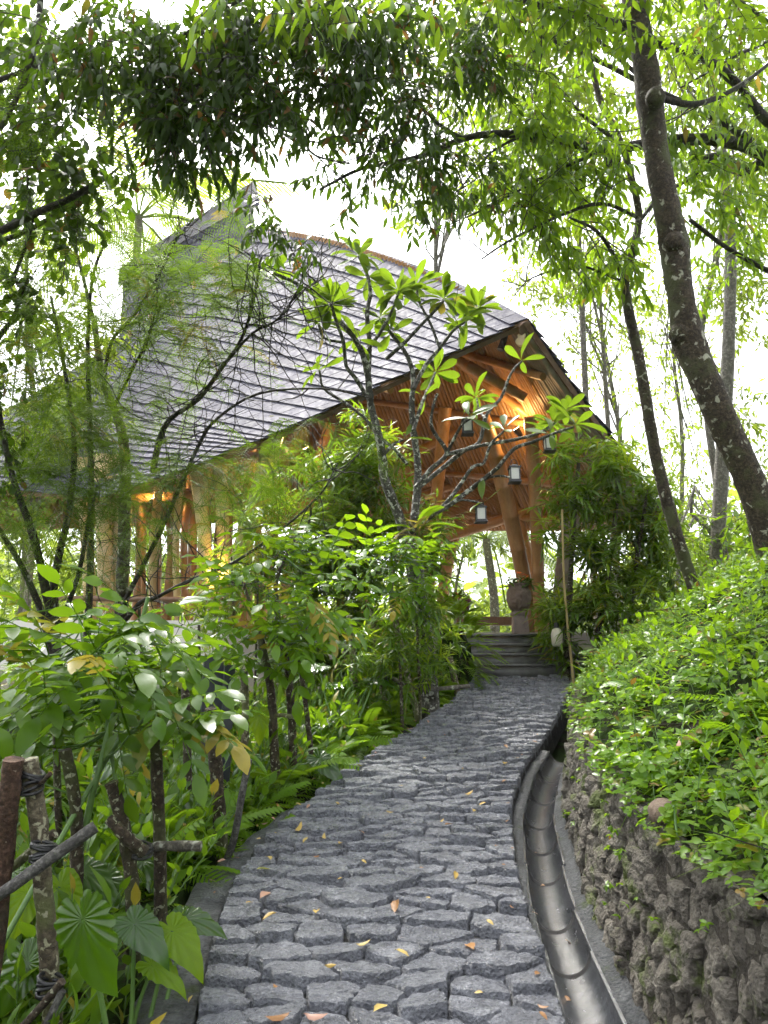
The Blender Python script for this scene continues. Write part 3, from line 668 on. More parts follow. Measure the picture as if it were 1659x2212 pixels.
def ear_t(kind=0):
    """heart-shaped aroid leaf with raised veins; stalk joins at the origin"""
    th = np.radians([0, 7, 20, 45, 75, 105, 135, 160, 172, 180]); r = np.array([1, .85, .63, .46, .37, .35, .38, .35, .26, .12])
    if kind == 1: r = np.array([1, .86, .66, .49, .39, .36, .36, .33, .25, .12])
    na = 80; a = np.linspace(-np.pi, np.pi, na, endpoint=False); ro = np.interp(np.abs(a), th, r); V = [[0, 0, 0]]; F = []
    if kind == 1: ro = ro * (1 - .22 * np.maximum(0, np.cos(a * 13)) ** 6 * (np.abs(a) > .35))
    rings = (.15, .35, .55, .75, .9, 1.0)
    for q in rings:
        for x, rr in zip(a, ro):
            px_, py_ = math.sin(x) * rr * q, math.cos(x) * rr * q; vein = .055 * abs(math.sin(x * 8)) ** 1.4 * q * (1 if abs(x) < 2.9 else .3)
            V.append([px_, py_, vein + .10 * abs(px_) - .42 * max(py_, 0) ** 2 - .55 * px_ * px_ - .12 * min(py_, 0) ** 2 + (.012 * math.sin(5 * x) if q == 1 else 0)])
    n = len(rings)
    for j in range(na): F.append((0, 1 + j, 1 + (j + 1) % na))
    for i in range(n - 1):
        for j in range(na): F.append((1 + i * na + j, 1 + (i + 1) * na + j, 1 + (i + 1) * na + (j + 1) % na, 1 + i * na + (j + 1) % na))
    return np.array(V), F
def tmesh(name, tm, mats, sm=True):
    m = MB(); m.add(tm[0], tm[1], 0.0); return m.mesh(name, mats, sm=sm)

# ------------------------------------------------------------------ leaf and bark materials
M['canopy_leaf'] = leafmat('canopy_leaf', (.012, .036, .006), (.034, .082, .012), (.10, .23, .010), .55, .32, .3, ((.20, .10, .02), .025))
M['light_leaf'] = leafmat('light_leaf', (.050, .135, .012), (.095, .20, .015), (.27, .52, .025), .5, .46, .25, ((.28, .20, .03), .02))
M['far_leaf'] = leafmat('far_leaf', (.065, .14, .018), (.11, .20, .025), (.30, .48, .05), .5, .48, .25)
M['feather_leaf'] = leafmat('feather_leaf', (.026, .075, .014), (.065, .145, .022), (.18, .36, .03), .5, .40, .25, ((.34, .27, .03), 0.03))
M['frangi_leaf'] = leafmat('frangipani_leaf', (.050, .120, .016), (.085, .17, .022), (.20, .38, .025), .36, .38, .4, ((.34, .27, .03), 0.02))
M['sapling_leaf'] = leafmat('sapling_leaf', (.055, .155, .010), (.09, .22, .014), (.28, .56, .018), .32, .46, .45, ((.34, .27, .03), 0.03))
M['fore_leaf'] = leafmat('foreground_leaf', (.040, .115, .010), (.072, .17, .012), (.20, .42, .018), .30, .42, .45, ((.34, .27, .03), 0.025))
M['ear_leaf'] = leafmat('aroid_leaf', (.020, .072, .010), (.048, .125, .012), (.14, .36, .012), .24, .34, .85)
M['bright_ear'] = leafmat('bright_aroid_leaf', (.11, .25, .010), (.15, .30, .012), (.42, .68, .018), .36, .5, .4)
M['willow_leaf'] = leafmat('willow_leaf', (.042, .115, .014), (.085, .19, .022), (.22, .44, .02), .36, .38, .4, ((.34, .27, .03), 0.03))
M['young_leaf'] = leafmat('young_leaf', (.13, .26, .016), (.17, .32, .025), (.40, .62, .035), .38, .44, .4)
M['cover_leaf'] = leafmat('ground_cover_leaf', (.060, .165, .012), (.115, .255, .018), (.28, .56, .022), .36, .42, .4, ((.22, .13, .02), .012))
M['fern_leaf'] = leafmat('fern_leaf', (.075, .19, .012), (.12, .27, .016), (.30, .58, .025), .45, .44, .35)
M['herb_leaf'] = leafmat('herb_leaf', (.034, .10, .010), (.075, .18, .015), (.20, .42, .018), .36, .40, .4, ((.34, .27, .03), 0.04))
M['dark_fern'] = leafmat('dark_fern', (.03, .075, .012), (.055, .12, .018), (.13, .28, .02), .45, .38, .4)
M['twig'] = barkmat('twig_bark', (.030, .024, .018), (.075, .065, .05))
M['dark_bark'] = barkmat('dark_bark', (.028, .022, .016), (.075, .058, .042), (.30, .31, .24), .63, 10, 9, (.05, .06, .025))
M['trunk_bark'] = barkmat('spotted_bark', (.055, .040, .025), (.13, .098, .062), (.40, .39, .30), .61, 13, 15, (.08, .085, .035))
M['grey_bark'] = barkmat('grey_bark', (.13, .115, .09), (.26, .24, .19), (.45, .46, .38), .62, 10, 14)
M['frangi_bark'] = barkmat('frangipani_bark', (.085, .078, .065), (.26, .245, .215), (.50, .50, .44), .56, 14, 22, (.045, .042, .03))
M['stake_bark'] = barkmat('stake_bark', (.055, .038, .024), (.14, .105, .07), (.36, .36, .25), .60, 14, 42, (.09, .095, .04))
M['pale_stake'] = barkmat('lichen_bark', (.14, .11, .07), (.27, .23, .15), (.44, .42, .28), .56, 13, 38, (.16, .17, .07))
M['red_stake'] = barkmat('red_bark', (.085, .045, .028), (.19, .11, .07), (.36, .30, .22), .66, 16, 40, (.06, .05, .03))
M['old_pole'] = barkmat('grey_pole', (.10, .095, .085), (.22, .21, .19), None, .5, 16)
M['stem_green'] = pbr('green_stem', (.07, .14, .03), .45, (30, .2), (.11, .20, .04))
M['rubber'] = pbr('black_lashing', (.012, .012, .012), .3, (40, .5))

# ------------------------------------------------------------------ scattering
def cloud(ells, thr=-.15, f=1 / 75, seed=0.0):
    """points inside flattened blobs given as (px, py, rx, ry, depth, depth spread, count), thinned into clumps"""
    o = []
    for (px, py, rx, ry, d, dd, n) in ells:
        k = 0; tries = 0
        while k < n and tries < n * 6:
            tries += 1; a = rng.uniform(0, 2 * np.pi); r = math.sqrt(rng.random()); x, y = px + rx * r * math.cos(a), py + ry * r * math.sin(a); dep = d + rng.uniform(-dd, dd)
            if noise.noise(Vector((x * f + seed, y * f, dep * .8 + seed))) < thr: continue
            o.append(P(x, y, dep)); k += 1
    return np.array(o)
def sprigs(mb, pos, tm, L, k, size, droop=.5, spread=1.0, twig=.003, mi=0, mt=1, vr=(0, 1), flat=.5, dirs=None):
    """short twigs, each with k leaves set left and right"""
    n = len(pos)
    if dirs is None: dirs = nrm(rdir(n) * spread + np.array([0, 0, -droop]))
    Ls = L * rng.uniform(.7, 1.25, n); sd = nrm(np.cross(dirs, nrm(rdir(n) * .6 + np.array([0, 0, 1.0])))); base_v = rng.uniform(vr[0], vr[1], n)
    if twig: mb.inst(STICK, pos, frames(dirs, [0, .3, 1]), np.stack([np.full(n, twig), Ls, np.full(n, twig)], -1), rng.random(n), mt)
    for j in range(k):
        t = (j + .5) / k; b = pos + dirs * (Ls * t)[:, None]; s = sd * (1 if j % 2 else -1)
        if j == k - 1: ld = nrm(dirs + rdir(n) * .15 + np.array([0, 0, -droop * .4]))
        else: ld = nrm(dirs * .5 + s * .85 + np.array([0, 0, -droop * .6]) + rdir(n) * .28)
        mb.inst(tm, b, frames(ld, nrm(np.array([0, 0, 1.0]) + rdir(n) * flat)), size * rng.uniform(.7, 1.15, n), np.clip(base_v + rng.normal(size=n) * .16, 0, .999), mi)
def rosettes(mb, pos, tm, k, size, up=.5, droop=.3, mi=0, flat=.3, vr=(0, 1)):
    """k leaves radiating from each point"""
    n = len(pos); ax = nrm(rdir(n) * .5 + np.array([0, 0, 1.0])); u = nrm(np.cross(ax, rdir(n))); v = np.cross(ax, u); a0 = rng.uniform(0, 6.28, n); bv = rng.uniform(*vr, n)
    for j in range(k):
        a = a0 + j * 2.4 + rng.normal(size=n) * .2; e = up * (1 - j / k * 1.2) - droop * j / k
        d = nrm(u * np.cos(a)[:, None] + v * np.sin(a)[:, None] + ax * e + rdir(n) * .15)
        mb.inst(tm, pos, frames(d, nrm(ax + rdir(n) * flat)), size * rng.uniform(.65, 1.1, n), np.clip(bv + rng.normal(size=n) * .15, 0, .999), mi)
def limb(mb, pl, r0, r1, sides=7, k=4, wob=.05, mi=0):
    pts = smooth(np.asarray(pl, float), k); mb.tube(pts, np.linspace(r0, r1, len(pts)), sides, 0, mi, True, wob); return pts
def twigs(mb, hosts, n, L, r, bend=.5, up=.2, mi=0, seg=6, tipward=.3):
    """random thin branches off a set of limbs; returns the points along them"""
    tips = []
    for _ in range(n):
        h = hosts[rng.integers(len(hosts))]; i = int(len(h) * rng.uniform(tipward, 1)) - 1; p = h[max(i, 0)].copy(); d = nrm(rdir(1)[0] + np.array([0, 0, up])); l = L * rng.uniform(.5, 1.3); pts = [p]
        for s in range(seg): d = nrm(d + rdir(1)[0] * bend * .5 + np.array([0, 0, up * .1])); p = p + d * l / seg; pts.append(p)
        pts = smooth(pts, 2); mb.tube(pts, np.linspace(r, r * .35, len(pts)), 4, 0, mi, False); tips.append(pts)
    return tips
def to_ground(pl, sink=.08):
    """lets the foot of a stem reach the ground"""
    pl = np.array(pl, float); d = nrm(pl[-1] - pl[-2]); d = nrm(d + np.array([0, 0, -.6])); p = pl[-1].copy()
    for _ in range(120):
        if p[2] < hgt(p[0], p[1]) - sink: break
        p = p + d * .05
    return np.vstack([pl, p]) if np.linalg.norm(p - pl[-1]) > .06 else pl
def base_of(pl): p = pl[-1]; return [p[0], p[1], float(hgt(p[0], p[1]))]

def branches(o, mat, lst, sides=7, k=4, wob=.05, name='branch'):
    """each limb a part of its own; returns their centre lines"""
    hs = []
    for pl, a, b in lst: m = MB(); hs.append(limb(m, pl, a, b, sides, k, wob)); m.build(name, mat, o)
    return hs
# ------------------------------------------------------------------ ground cover on the right bank
CLOVER = merge([(leaf_t(.85, ((0, .25), (.4, 1), (.8, .8), (1, .3)), .10, .12), fr1((math.sin(a), math.cos(a), .12)), (0, 0, 0), 1.0) for a in (0, 2.1, 4.2)])
OVATE = leaf_t(.5, ((0, 0), (.3, .9), (.6, .9), (1, 0)), .12, .15)
def bank_pts(n, y0, y1, r0, r1):
    y = y0 + (y1 - y0) * rng.random(n) ** 1.2; r = r0 + (r1 - r0) * rng.random(n); x = XW(y) + .18 + r; z = hgt(x, y); return np.stack([x, y, np.where(r <= 0, zp(y) + HW(y) + .02, z)], -1)
gc = MB(); FERNB = fern_t(11, .5)
def cover(n, y0, y1, r0, r1, sz, hmax):
    p = bank_pts(n, y0, y1, r0, r1); lump = np.array([noise.noise(Vector((q[0] * 2.6, q[1] * 2.6, 0))) for q in p]); keep = lump > -.58; p = p[keep]; lump = lump[keep]; n = len(p)
    p[:, 2] += hmax * rng.random(n) ** .8 * (.55 + .9 * lump); up = nrm(np.array([-.45, -.25, 1.0]) + rdir(n) * .55); d = nrm(rdir(n) * np.array([1, 1, .25]) + np.array([-.3, -.25, 0])); var = np.clip(rng.random(n) * .6 + .25 * lump + .15, 0, .999)
    k = rng.random(n) < .62; s = sz * rng.uniform(.55, 1.3, n)
    gc.inst(CLOVER, p[k], frames(d[k], up[k]), s[k] * .62, var[k]); gc.inst(OVATE, p[~k], frames(d[~k], up[~k]), s[~k] * 1.15, var[~k])
cover(5200, 1.2, 3.6, -.02, 2.2, .043, .17); cover(2600, 1.2, 3.6, .0, .75, .042, .09); cover(500, 1.3, 6.0, -.12, .02, .036, .03); cover(9500, 3.2, 6.6, -.04, 3.2, .050, .19); cover(9000, 6.2, 10.6, -.06, 4.2, .062, .24); cover(3500, 6.0, 12.5, 3.0, 7.5, .08, .3)
p = bank_pts(900, 1.3, 9.5, -.02, 3.6); n = len(p); gc.inst(STICK, p, frames(nrm(rdir(n) * .5 + np.array([-.1, 0, 1.0])), [0, 1, 0]), np.stack([np.full(n, .0016), rng.uniform(.12, .30, n), np.full(n, .0016)], -1), rng.random(n), 1)
p = bank_pts(520, 1.5, 9.5, .0, 3.6); p[:, 2] += .03; sprigs(gc, p, OVATE, .24, 7, .062, -.9, .55, .002, 0, 1, (.2, 1.0))
p = bank_pts(260, 1.5, 9.5, .0, 3.6); GRASS = leaf_t(.035, ((0, .6), (.5, 1), (1, 0)), .05, .35); rosettes(gc, p, GRASS, 6, .32, 1.2, .2)
p = bank_pts(70, 2.0, 9.5, .15, 3.4); rosettes(gc, p, FERNB, 6, .26, .8, .2, 0, .3, (0, .6))
p = bank_pts(110, 1.6, 8.5, .1, 3.2); p[:, 2] += .06; rosettes(gc, p, leaf_t(.42, fold=.12, droop=.3), 5, .13, .8, .2, 0, .3, (0, .7))
p = bank_pts(160, 1.5, 8.5, .0, 3.2); n = len(p); gc.inst(STICK, p + [0, 0, .08], frames(nrm(rdir(n) * np.array([1, 1, .25])), [0, 0, 1]), np.stack([np.full(n, .0022), rng.uniform(.15, .45, n), np.full(n, .0022)], -1), rng.random(n), 2)
tag(gc.build('ground_cover', [M['cover_leaf'], M['stem_green'], M['twig']]), 'bright green clover-like creeper blanketing the right bank', 'ground cover', kind='stuff')
# trailing stems that hang over the wall
for i, (pl, lab) in enumerate((([(1455, 1740, 2.62), (1462, 1800, 2.56), (1478, 1880, 2.5), (1490, 1945, 2.46)], 'long pale creeper stem hanging down the face of the retaining wall'), ([(1310, 1690, 3.5), (1318, 1740, 3.42), (1326, 1790, 3.38)], 'short leafy creeper hanging over the far part of the wall'))):
    pts = PL(pl); o = thing('creeper_stem', lab, 'creeper', pts[0]); m = MB(); limb(m, pts, .006, .002, 5, 4, 0); m.build('stem', M['stem_green'], o); m = MB(); sprigs(m, pts[-1:].repeat(2, 0), OVATE, .05, 4, .035, .6, 1, 0); sprigs(m, pts[:2].repeat(2, 0), CLOVER, .08, 4, .03, .2, 1, 0); m.build('leaves', [M['cover_leaf'], M['stem_green']], o)
# little wall ferns
wf = MB(); FERN = fern_t(); FERN2 = fern_t(19, .9); q = []
for _ in range(150):
    s, h = rng.uniform(1.6, 5.5), rng.uniform(.1, 1); 
    if noise.noise(Vector((s * 1.7, h * 3, 7))) > .12: q.append(wmap(s, h, .03))
q = np.array(q); rosettes(wf, q, OVATE, 5, .028, .2, .6); tag(wf.build('wall_plants', M['cover_leaf'], None), 'tiny pale leaves sprouting from the joints of the retaining wall', 'plants', kind='stuff')
# dry leaves and a husk on the bank
M['dry_yellow'] = leafmat('yellow_dry_leaf', (.46, .30, .06), (.55, .42, .14), (.5, .35, .08), .45, .25, .4)
M['dry_orange'] = leafmat('orange_dry_leaf', (.26, .13, .05), (.44, .22, .07), (.36, .18, .05), .45, .2, .4)
M['dry_pink'] = leafmat('pinkish_dry_leaf', (.42, .24, .18), (.48, .28, .19), (.4, .2, .15), .45, .2, .4)
M['pale_green_dead'] = leafmat('pale_fallen_leaf', (.42, .46, .28), (.5, .52, .34), (.4, .5, .2), .45, .25, .4)
dl = [leaf_t(w_, ((0, 0), (.08, .08), (.25, .7), (.5, 1), (.78, .7), (1, 0)), f_, d_, .06) for w_, f_, d_ in ((.40, .25, .12), (.34, -.3, -.2), (.46, .12, .3))]
dmesh = {k: [tmesh('fallen_leaf', t, M[k]) for t in dl] for k in ('dry_yellow', 'dry_orange', 'dry_pink', 'pale_green_dead')}
def top_z(x, y): return float(zp(y)) + .022
def fallen(px, py, kind, size, label, group='fallen leaves on the stone path', bank=False, on=None):
    p = G(px, py, .022) if on is None else np.array(on); a = rng.uniform(0, 6.28); d = np.array([math.cos(a), math.sin(a), .18 * math.sin(a)])
    o = inst_obj('fallen_leaf', dmesh[kind][rng.integers(3)], None, p + [0, 0, .008], fr1(d, (rng.normal() * .25, rng.normal() * .25 - .18, 1)), size); tag(o, label, 'leaf', group)
named = [(858, 1947, 'dry_orange', .10, 'broad orange-brown fallen leaf in the middle of the near path'), (560, 1945, 'dry_pink', .095, 'pinkish brown fallen leaf near the left edge of the path'), (600, 1975, 'dry_yellow', .075, 'thin yellow curled leaf right of the pinkish fallen leaf'),
         (552, 1882, 'pale_green_dead', .075, 'pale green fallen leaf on the left edge stones'), (585, 1862, 'dry_yellow', .085, 'yellow leaf just above the pale green fallen leaf'), (638, 1798, 'dry_yellow', .10, 'large golden fallen leaf on the left side of the path'),
         (630, 2190, 'dry_orange', .10, 'orange curled leaf at the bottom edge of the path'), (655, 2195, 'dry_pink', .09, 'brownish pointed leaf beside the orange leaf at the bottom edge'), (768, 2044, 'dry_yellow', .06, 'small yellow leaf left of centre on the near stones'), (852, 2055, 'dry_yellow', .06, 'small folded yellow leaf standing in a joint near the centre'),
         (1025, 2055, 'dry_orange', .085, 'orange leaf lying across a stone on the near right'), (1004, 1718, 'dry_yellow', .075, 'bright yellow leaf on the right half of the middle path'), (683, 1977, 'dry_yellow', .07, 'pale yellow leaf on a flat stone left of centre'), (805, 2192, 'dry_yellow', .075, 'yellow leaf at the bottom edge near the path centre')]
for px, py, k, s, lab in named: fallen(px, py, k, s, lab)
for i, (px, py) in enumerate([(605, 1745), (725, 1735), (733, 1826), (775, 1797), (665, 1812), (700, 1815), (800, 1716), (850, 1757), (950, 1778), (690, 1850), (1052, 1737), (1020, 1750), (960, 1785), (780, 1860), (740, 1900), (905, 1878), (930, 1945), (985, 1885), (1090, 1610), (1000, 1660), (870, 1700), (960, 1590), (920, 1640), (1060, 1560), (880, 1575), (770, 1655), (530, 1955), (465, 1928), (1085, 1648), (1045, 2150), (590, 2130), (1050, 1990), (700, 2090)]):
    fallen(px, py, 'dry_yellow' if i % 3 else 'dry_orange', rng.uniform(.025, .06), 'small yellow or orange leaf fallen on the cobbles', 'small fallen leaves on the path')
for i in range(46):
    y_ = rng.uniform(2.5, 8.5); x_ = XL(y_) + abs(rng.normal()) * .10 - .12 if i % 3 else XR(y_) - abs(rng.normal()) * .08
    fallen(0, 0, ('dry_orange', 'dry_pink', 'dry_yellow')[i % 3], rng.uniform(.025, .05), 'tiny dry leaf gathered along the edge of the path', 'tiny dry leaves along the path edges', on=[x_, y_, zp(y_) + (.022 if x_ > XL(y_) else .0)])
for i in range(26):
    q = bank_pts(1, 1.8, 8.5, .1, 3.0)[0] + [0, 0, rng.uniform(.08, .16)]; fallen(0, 0, 'dry_orange' if i % 2 else 'dry_pink', rng.uniform(.05, .09), 'dry brown leaf caught in the creeper on the bank', 'dry leaves on the bank', on=q)
q = gpt(2.75, math.pi / 2, GR) + [0, 0, .006]; fallen(0, 0, 'pale_green_dead', .10, 'yellow-green leaf lying in the wet gutter', 'fallen leaf in the gutter', on=q)
for y_, a_ in ((2.35, 1.3), (3.2, 1.9), (3.65, 1.2), (4.2, 1.6), (4.6, 1.9)):
    fallen(0, 0, ('dry_orange', 'dry_yellow')[int(y_ * 10) % 2], rng.uniform(.03, .06), 'small dry leaf stuck to the wet gutter', 'small dry leaves in the gutter', on=gpt(y_, a_, GR - .004))
# old coconut husk and stones at the top of the wall
M['husk'] = pbr('coconut_husk', (.10, .07, .05), .9, (30, .8), (.19, .14, .10))
def lump(name, c, r, mat, label, cat, sq=(1, 1, 1), group=None):
    m = MB(); V = []; 
    for t in np.linspace(0, np.pi, 9):
        row = []
        for a in np.linspace(0, 2 * np.pi, 14):
            d = np.array([math.sin(t) * math.cos(a), math.sin(t) * math.sin(a), math.cos(t)]); row.append(np.asarray(c) + d * r * np.array(sq) * (1 + .22 * nz(d, 2.0, c[0] * 3)))
        V.append(row)
    m.grid(np.array(V), flip=True); return tag(m.build(name, mat, None, org=c), label, cat, group)
q = np.array([XW(2.95) + .17, 2.95, float(zp(2.95) + HW(2.95)) + .05]); lump('coconut_husk', q, .055, M['husk'], 'brown coconut husk resting on top of the retaining wall', 'husk', (1, 1.2, .9))
q = np.array([XW(4.0) + 1.05, 3.3, 0]); q[2] = hgt(q[0], q[1]) + .08; lump('bank_stone', q, .09, M['wall_stone'], 'brown stone half buried in the creeper at the right edge', 'stone', (1.2, 1, .9))
q = G(1205, 1505, .5); 
# ------------------------------------------------------------------ undergrowth left of the path
ug = MB()
def left_pts(n, y0, y1, l0, l1):
    y = rng.uniform(y0, y1, n); l = l0 + (l1 - l0) * rng.random(n) ** 1.3; x = XL(y) - .20 - l; return np.stack([x, y, hgt(x, y)], -1)
LANCE = leaf_t(.26, ((0, 0), (.3, .9), (.6, .8), (1, 0)), .14, .25)
p = left_pts(650, 3.9, 9.3, -.10, 2.0); p[:, 2] += .02; rosettes(ug, p, FERN, 6, .38, .7, .2, 0, .3)
p = left_pts(900, 1.8, 10.5, .02, 3.5); sprigs(ug, p, OVATE, .35, 8, .09, -.9, .6, .003, 1, 2)
p = left_pts(700, 3.0, 10.5, .3, 4.5); sprigs(ug, p, LANCE, .55, 9, .15, -.8, .6, .003, 1, 2)
p = left_pts(1100, 3.6, 9.6, -.13, .4); rosettes(ug, p, OVATE, 4, .06, .6, .1, 1)
p = left_pts(500, 1.6, 5.0, .25, 3.0); sprigs(ug, p, OVATE, .4, 8, .11, -.9, .6, .003, 1, 2)
tag(ug.build('undergrowth', [M['fern_leaf'], M['herb_leaf'], M['stem_green']]), 'tangle of ferns and leafy herbs left of the path', 'undergrowth', kind='stuff')

# ------------------------------------------------------------------ frangipani
FD = 7.6
trunk = to_ground(PL([(872, 1150, FD), (893, 1215, FD), (905, 1300, FD), (922, 1440, FD)]), .1)
fr = thing('frangipani_tree', 'bare-limbed frangipani with clusters of paddle-shaped leaves in front of the pavilion', 'tree', base_of(trunk))
m = MB(); limb(m, trunk, .085, .10, 10, 5, .06); m.build('trunk', M['frangi_bark'], fr)
fb = [([(872, 1150), (858, 1105), (832, 1040), (826, 985), (815, 930), (800, 870), (795, 815), (785, 770), (768, 735), (740, 700), (690, 645), (640, 612), (585, 588)], .055, .016, -.2),
      ([(800, 870), (770, 820), (748, 790), (742, 740), (725, 690), (715, 655)], .024, .014, -.5), ([(795, 815), (798, 740), (793, 680), (800, 630), (792, 590), (775, 555)], .03, .014, .3),
      ([(785, 770), (820, 720), (845, 675), (862, 630)], .022, .013, .2), ([(888, 1160), (900, 1080), (902, 1000), (893, 930), (889, 870), (893, 820), (880, 770), (845, 720), (820, 690)], .045, .016, .35),
      ([(893, 840), (920, 788), (950, 752), (978, 715), (1010, 690), (1035, 668)], .024, .013, .5), ([(835, 775), (876, 738), (912, 700), (945, 665), (958, 650)], .022, .013, .1), ([(893, 930), (912, 870), (930, 830), (940, 805)], .022, .013, .6),
      ([(897, 1055), (930, 1015), (965, 980), (945, 945), (932, 920), (934, 885), (945, 850)], .028, .013, .0), ([(965, 980), (985, 940), (1000, 915), (1015, 905)], .018, .012, -.3),
      ([(965, 982), (1010, 970), (1050, 960), (1110, 950), (1165, 935), (1200, 912), (1222, 890)], .024, .013, .3), ([(897, 1058), (945, 1020), (1000, 975), (1035, 955), (1048, 905), (1062, 880), (1082, 860), (1100, 815), (1112, 795), (1128, 780)], .028, .011, .6),
      ([(1048, 905), (1035, 885), (1030, 862)], .015, .012, .7), ([(905, 1120), (960, 1098), (1010, 1062), (1045, 1035), (1075, 1010), (1110, 970), (1150, 955), (1200, 935), (1240, 922)], .03, .012, -.4),
      ([(900, 1140), (950, 1100), (985, 1060), (1020, 1010), (1045, 1000), (1060, 960), (1090, 930)], .024, .012, -.1), ([(1040, 1037), (1075, 1028), (1108, 1032)], .013, .010, -.4), ([(965, 1092), (1000, 1080), (1045, 1088)], .013, .010, -.3), ([(826, 985), (850, 960), (872, 950)], .018, .012, .0),
      ([(880, 1003), (850, 968), (815, 940), (790, 905), (745, 870), (700, 840), (690, 800)], .020, .012, .3), ([(742, 740), (700, 730), (688, 700)], .015, .012, -.2), ([(950, 752), (930, 700), (905, 650), (900, 620)], .016, .012, .5)]
hosts = []
for pl, r0, r1, dd in fb:
    n = len(pl); m = MB(); pts = limb(m, np.array([P(x, y, FD + dd * i / (n - 1)) for i, (x, y) in enumerate(pl)]), r0, r1, 8, 4, .07); hosts.append(pts); m.build('branch', M['frangi_bark'], fr)
FL = [tmesh('frangipani_leaf', leaf_t(w_, ((0, .04), (.12, .10), (.3, .55), (.55, .95), (.75, 1), (.9, .72), (1, .12)), f_, d_, .02), M['frangi_leaf']) for w_, f_, d_ in ((.32, .16, .10), (.30, .22, .28), (.34, .10, -.05), (.31, .18, .42))]
clusters = [(775, 552, 9), (865, 612, 10), (902, 608, 9), (958, 640, 9), (1040, 655, 9), (795, 600, 7), (712, 650, 8), (690, 790, 8), (940, 798, 9), (820, 690, 6), (1030, 860, 9), (1010, 900, 5), (1222, 885, 12), (1185, 905, 8), (1245, 918, 6), (1130, 778, 3), (765, 735, 6), (688, 700, 6), (1010, 690, 7), (905, 860, 3), (1195, 940, 4), (740, 660, 6), (840, 720, 6), (585, 590, 2), (985, 700, 6), (1090, 928, 4), (1045, 1088, 2), (872, 950, 3), (862, 640, 5)]
allp = np.vstack(hosts)
pix = lambda p: (829.5 + FPX * p[:, 0] / (p[:, 1] * CP + (p[:, 2] - EYE[2]) * SP), 1106 - FPX * (-p[:, 1] * SP + (p[:, 2] - EYE[2]) * CP) / (p[:, 1] * CP + (p[:, 2] - EYE[2]) * SP))
ax_, ay_ = pix(allp)
for h_ in hosts:
    tx, ty = pix(h_[-1:]); 
    if ty[0] < 760: clusters.append((float(tx[0]), float(ty[0]), 6))
for cx, cy_, k in clusters:
    k = int(k * 1.25 + .5)
    j = int(np.argmin((ax_ - cx) ** 2 + (ay_ - cy_) ** 2)); p0 = allp[j]; ax = nrm(np.array([rng.normal() * .35, rng.normal() * .4, .9])); u = nrm(np.cross(ax, rdir(1)[0])); v = np.cross(ax, u)
    for i in range(k):
        a = i * 2.4 + rng.normal() * .25; el = .85 - 1.25 * i / k + rng.normal() * .15; d = nrm(u * math.cos(a) + v * math.sin(a) + ax * el); s = rng.uniform(.20, .31)
        inst_obj('leaf', FL[rng.integers(4)], fr, p0 + ax * .03 * (1 - i / k), fr1(d, nrm(ax + rdir(1)[0] * .3)), s)
# bromeliad and staghorn fern tuft in the fork
tf = thing('epiphyte_fern', 'brown and yellow-green fern tuft growing in the fork of the frangipani', 'fern', P(905, 1150, FD - .1))
BL = leaf_t(.09, ((0, .8), (.4, 1), (.8, .6), (1, 0)), .1, .5)
m = MB(); rosettes(m, P(np.array([895, 915, 905]), np.array([1140, 1135, 1160]), FD - .1), BL, 9, .34, 1.1, .5); m.build('strap_leaves', leafmat('strap_leaf', (.14, .15, .05), (.25, .20, .09), (.3, .3, .08)), tf)
for k, (dx, dy, ex) in enumerate(((-40, -10, (-.9, -.3, .45)), (-25, 0, (-1, -.2, .1)), (45, 5, (.8, -.4, .5)), (50, 25, (.9, -.3, -.1)), (20, -25, (.3, -.6, .8)))):
    inst_obj('frond', tmesh('frond', FERN2, M['fern_leaf']), tf, P(900, 1150, FD - .12), fr1(ex), .42)
# lanterns hung in it
M['frosted'] = pbr('frosted_pane', (.50, .49, .44), .25, None)
def lantern(px, py, d, label):
    c = P(px, py, d); o = thing('hanging_lantern', label, 'lantern', c, 'lanterns hung in the frangipani'); m = MB(); m.box(c + [0, 0, .012], [.105, .105, .02]); m.box(c + [0, 0, .0], [.12, .12, .01]); m.build('base', M['black'], o, sm=False)
    m = MB()
    for sx in (-1, 1):
        for sy in (-1, 1): m.box(c + [sx * .044, sy * .044, .082], [.011, .011, .12])
    m.build('frame', M['black'], o, sm=False)
    m = MB(); m.box(c + [0, 0, .148], [.115, .115, .014]); m.box(c + [0, 0, .168], [.09, .09, .03], None, 0, 0, .35); m.build('roof', M['black'], o, sm=False)
    for sx, sy in ((1, 0), (-1, 0), (0, 1), (0, -1)): m = MB(); m.box(c + [sx * .041, sy * .041, .082], [.004 if sx else .078, .004 if sy else .078, .118]); m.build('pane', M['frosted'], o, sm=False)
    m = MB(); a = np.linspace(0, np.pi, 11); m.tube(c + np.stack([.035 * np.cos(a), 0 * a, .18 + .055 * np.sin(a)], -1), .0035, 5); m.build('handle', M['black'], o)
lantern(1010, 938, 7.4, 'small black lantern hanging in front of the rafters left of the lit lamp'); lantern(1187, 975, 7.7, 'small black lantern among the rightmost frangipani leaves'); lantern(1112, 1042, 7.2, 'small black lantern hanging before the leaning column'); lantern(1039, 1128, 7.3, 'lowest black lantern hanging in front of the rolled blind')

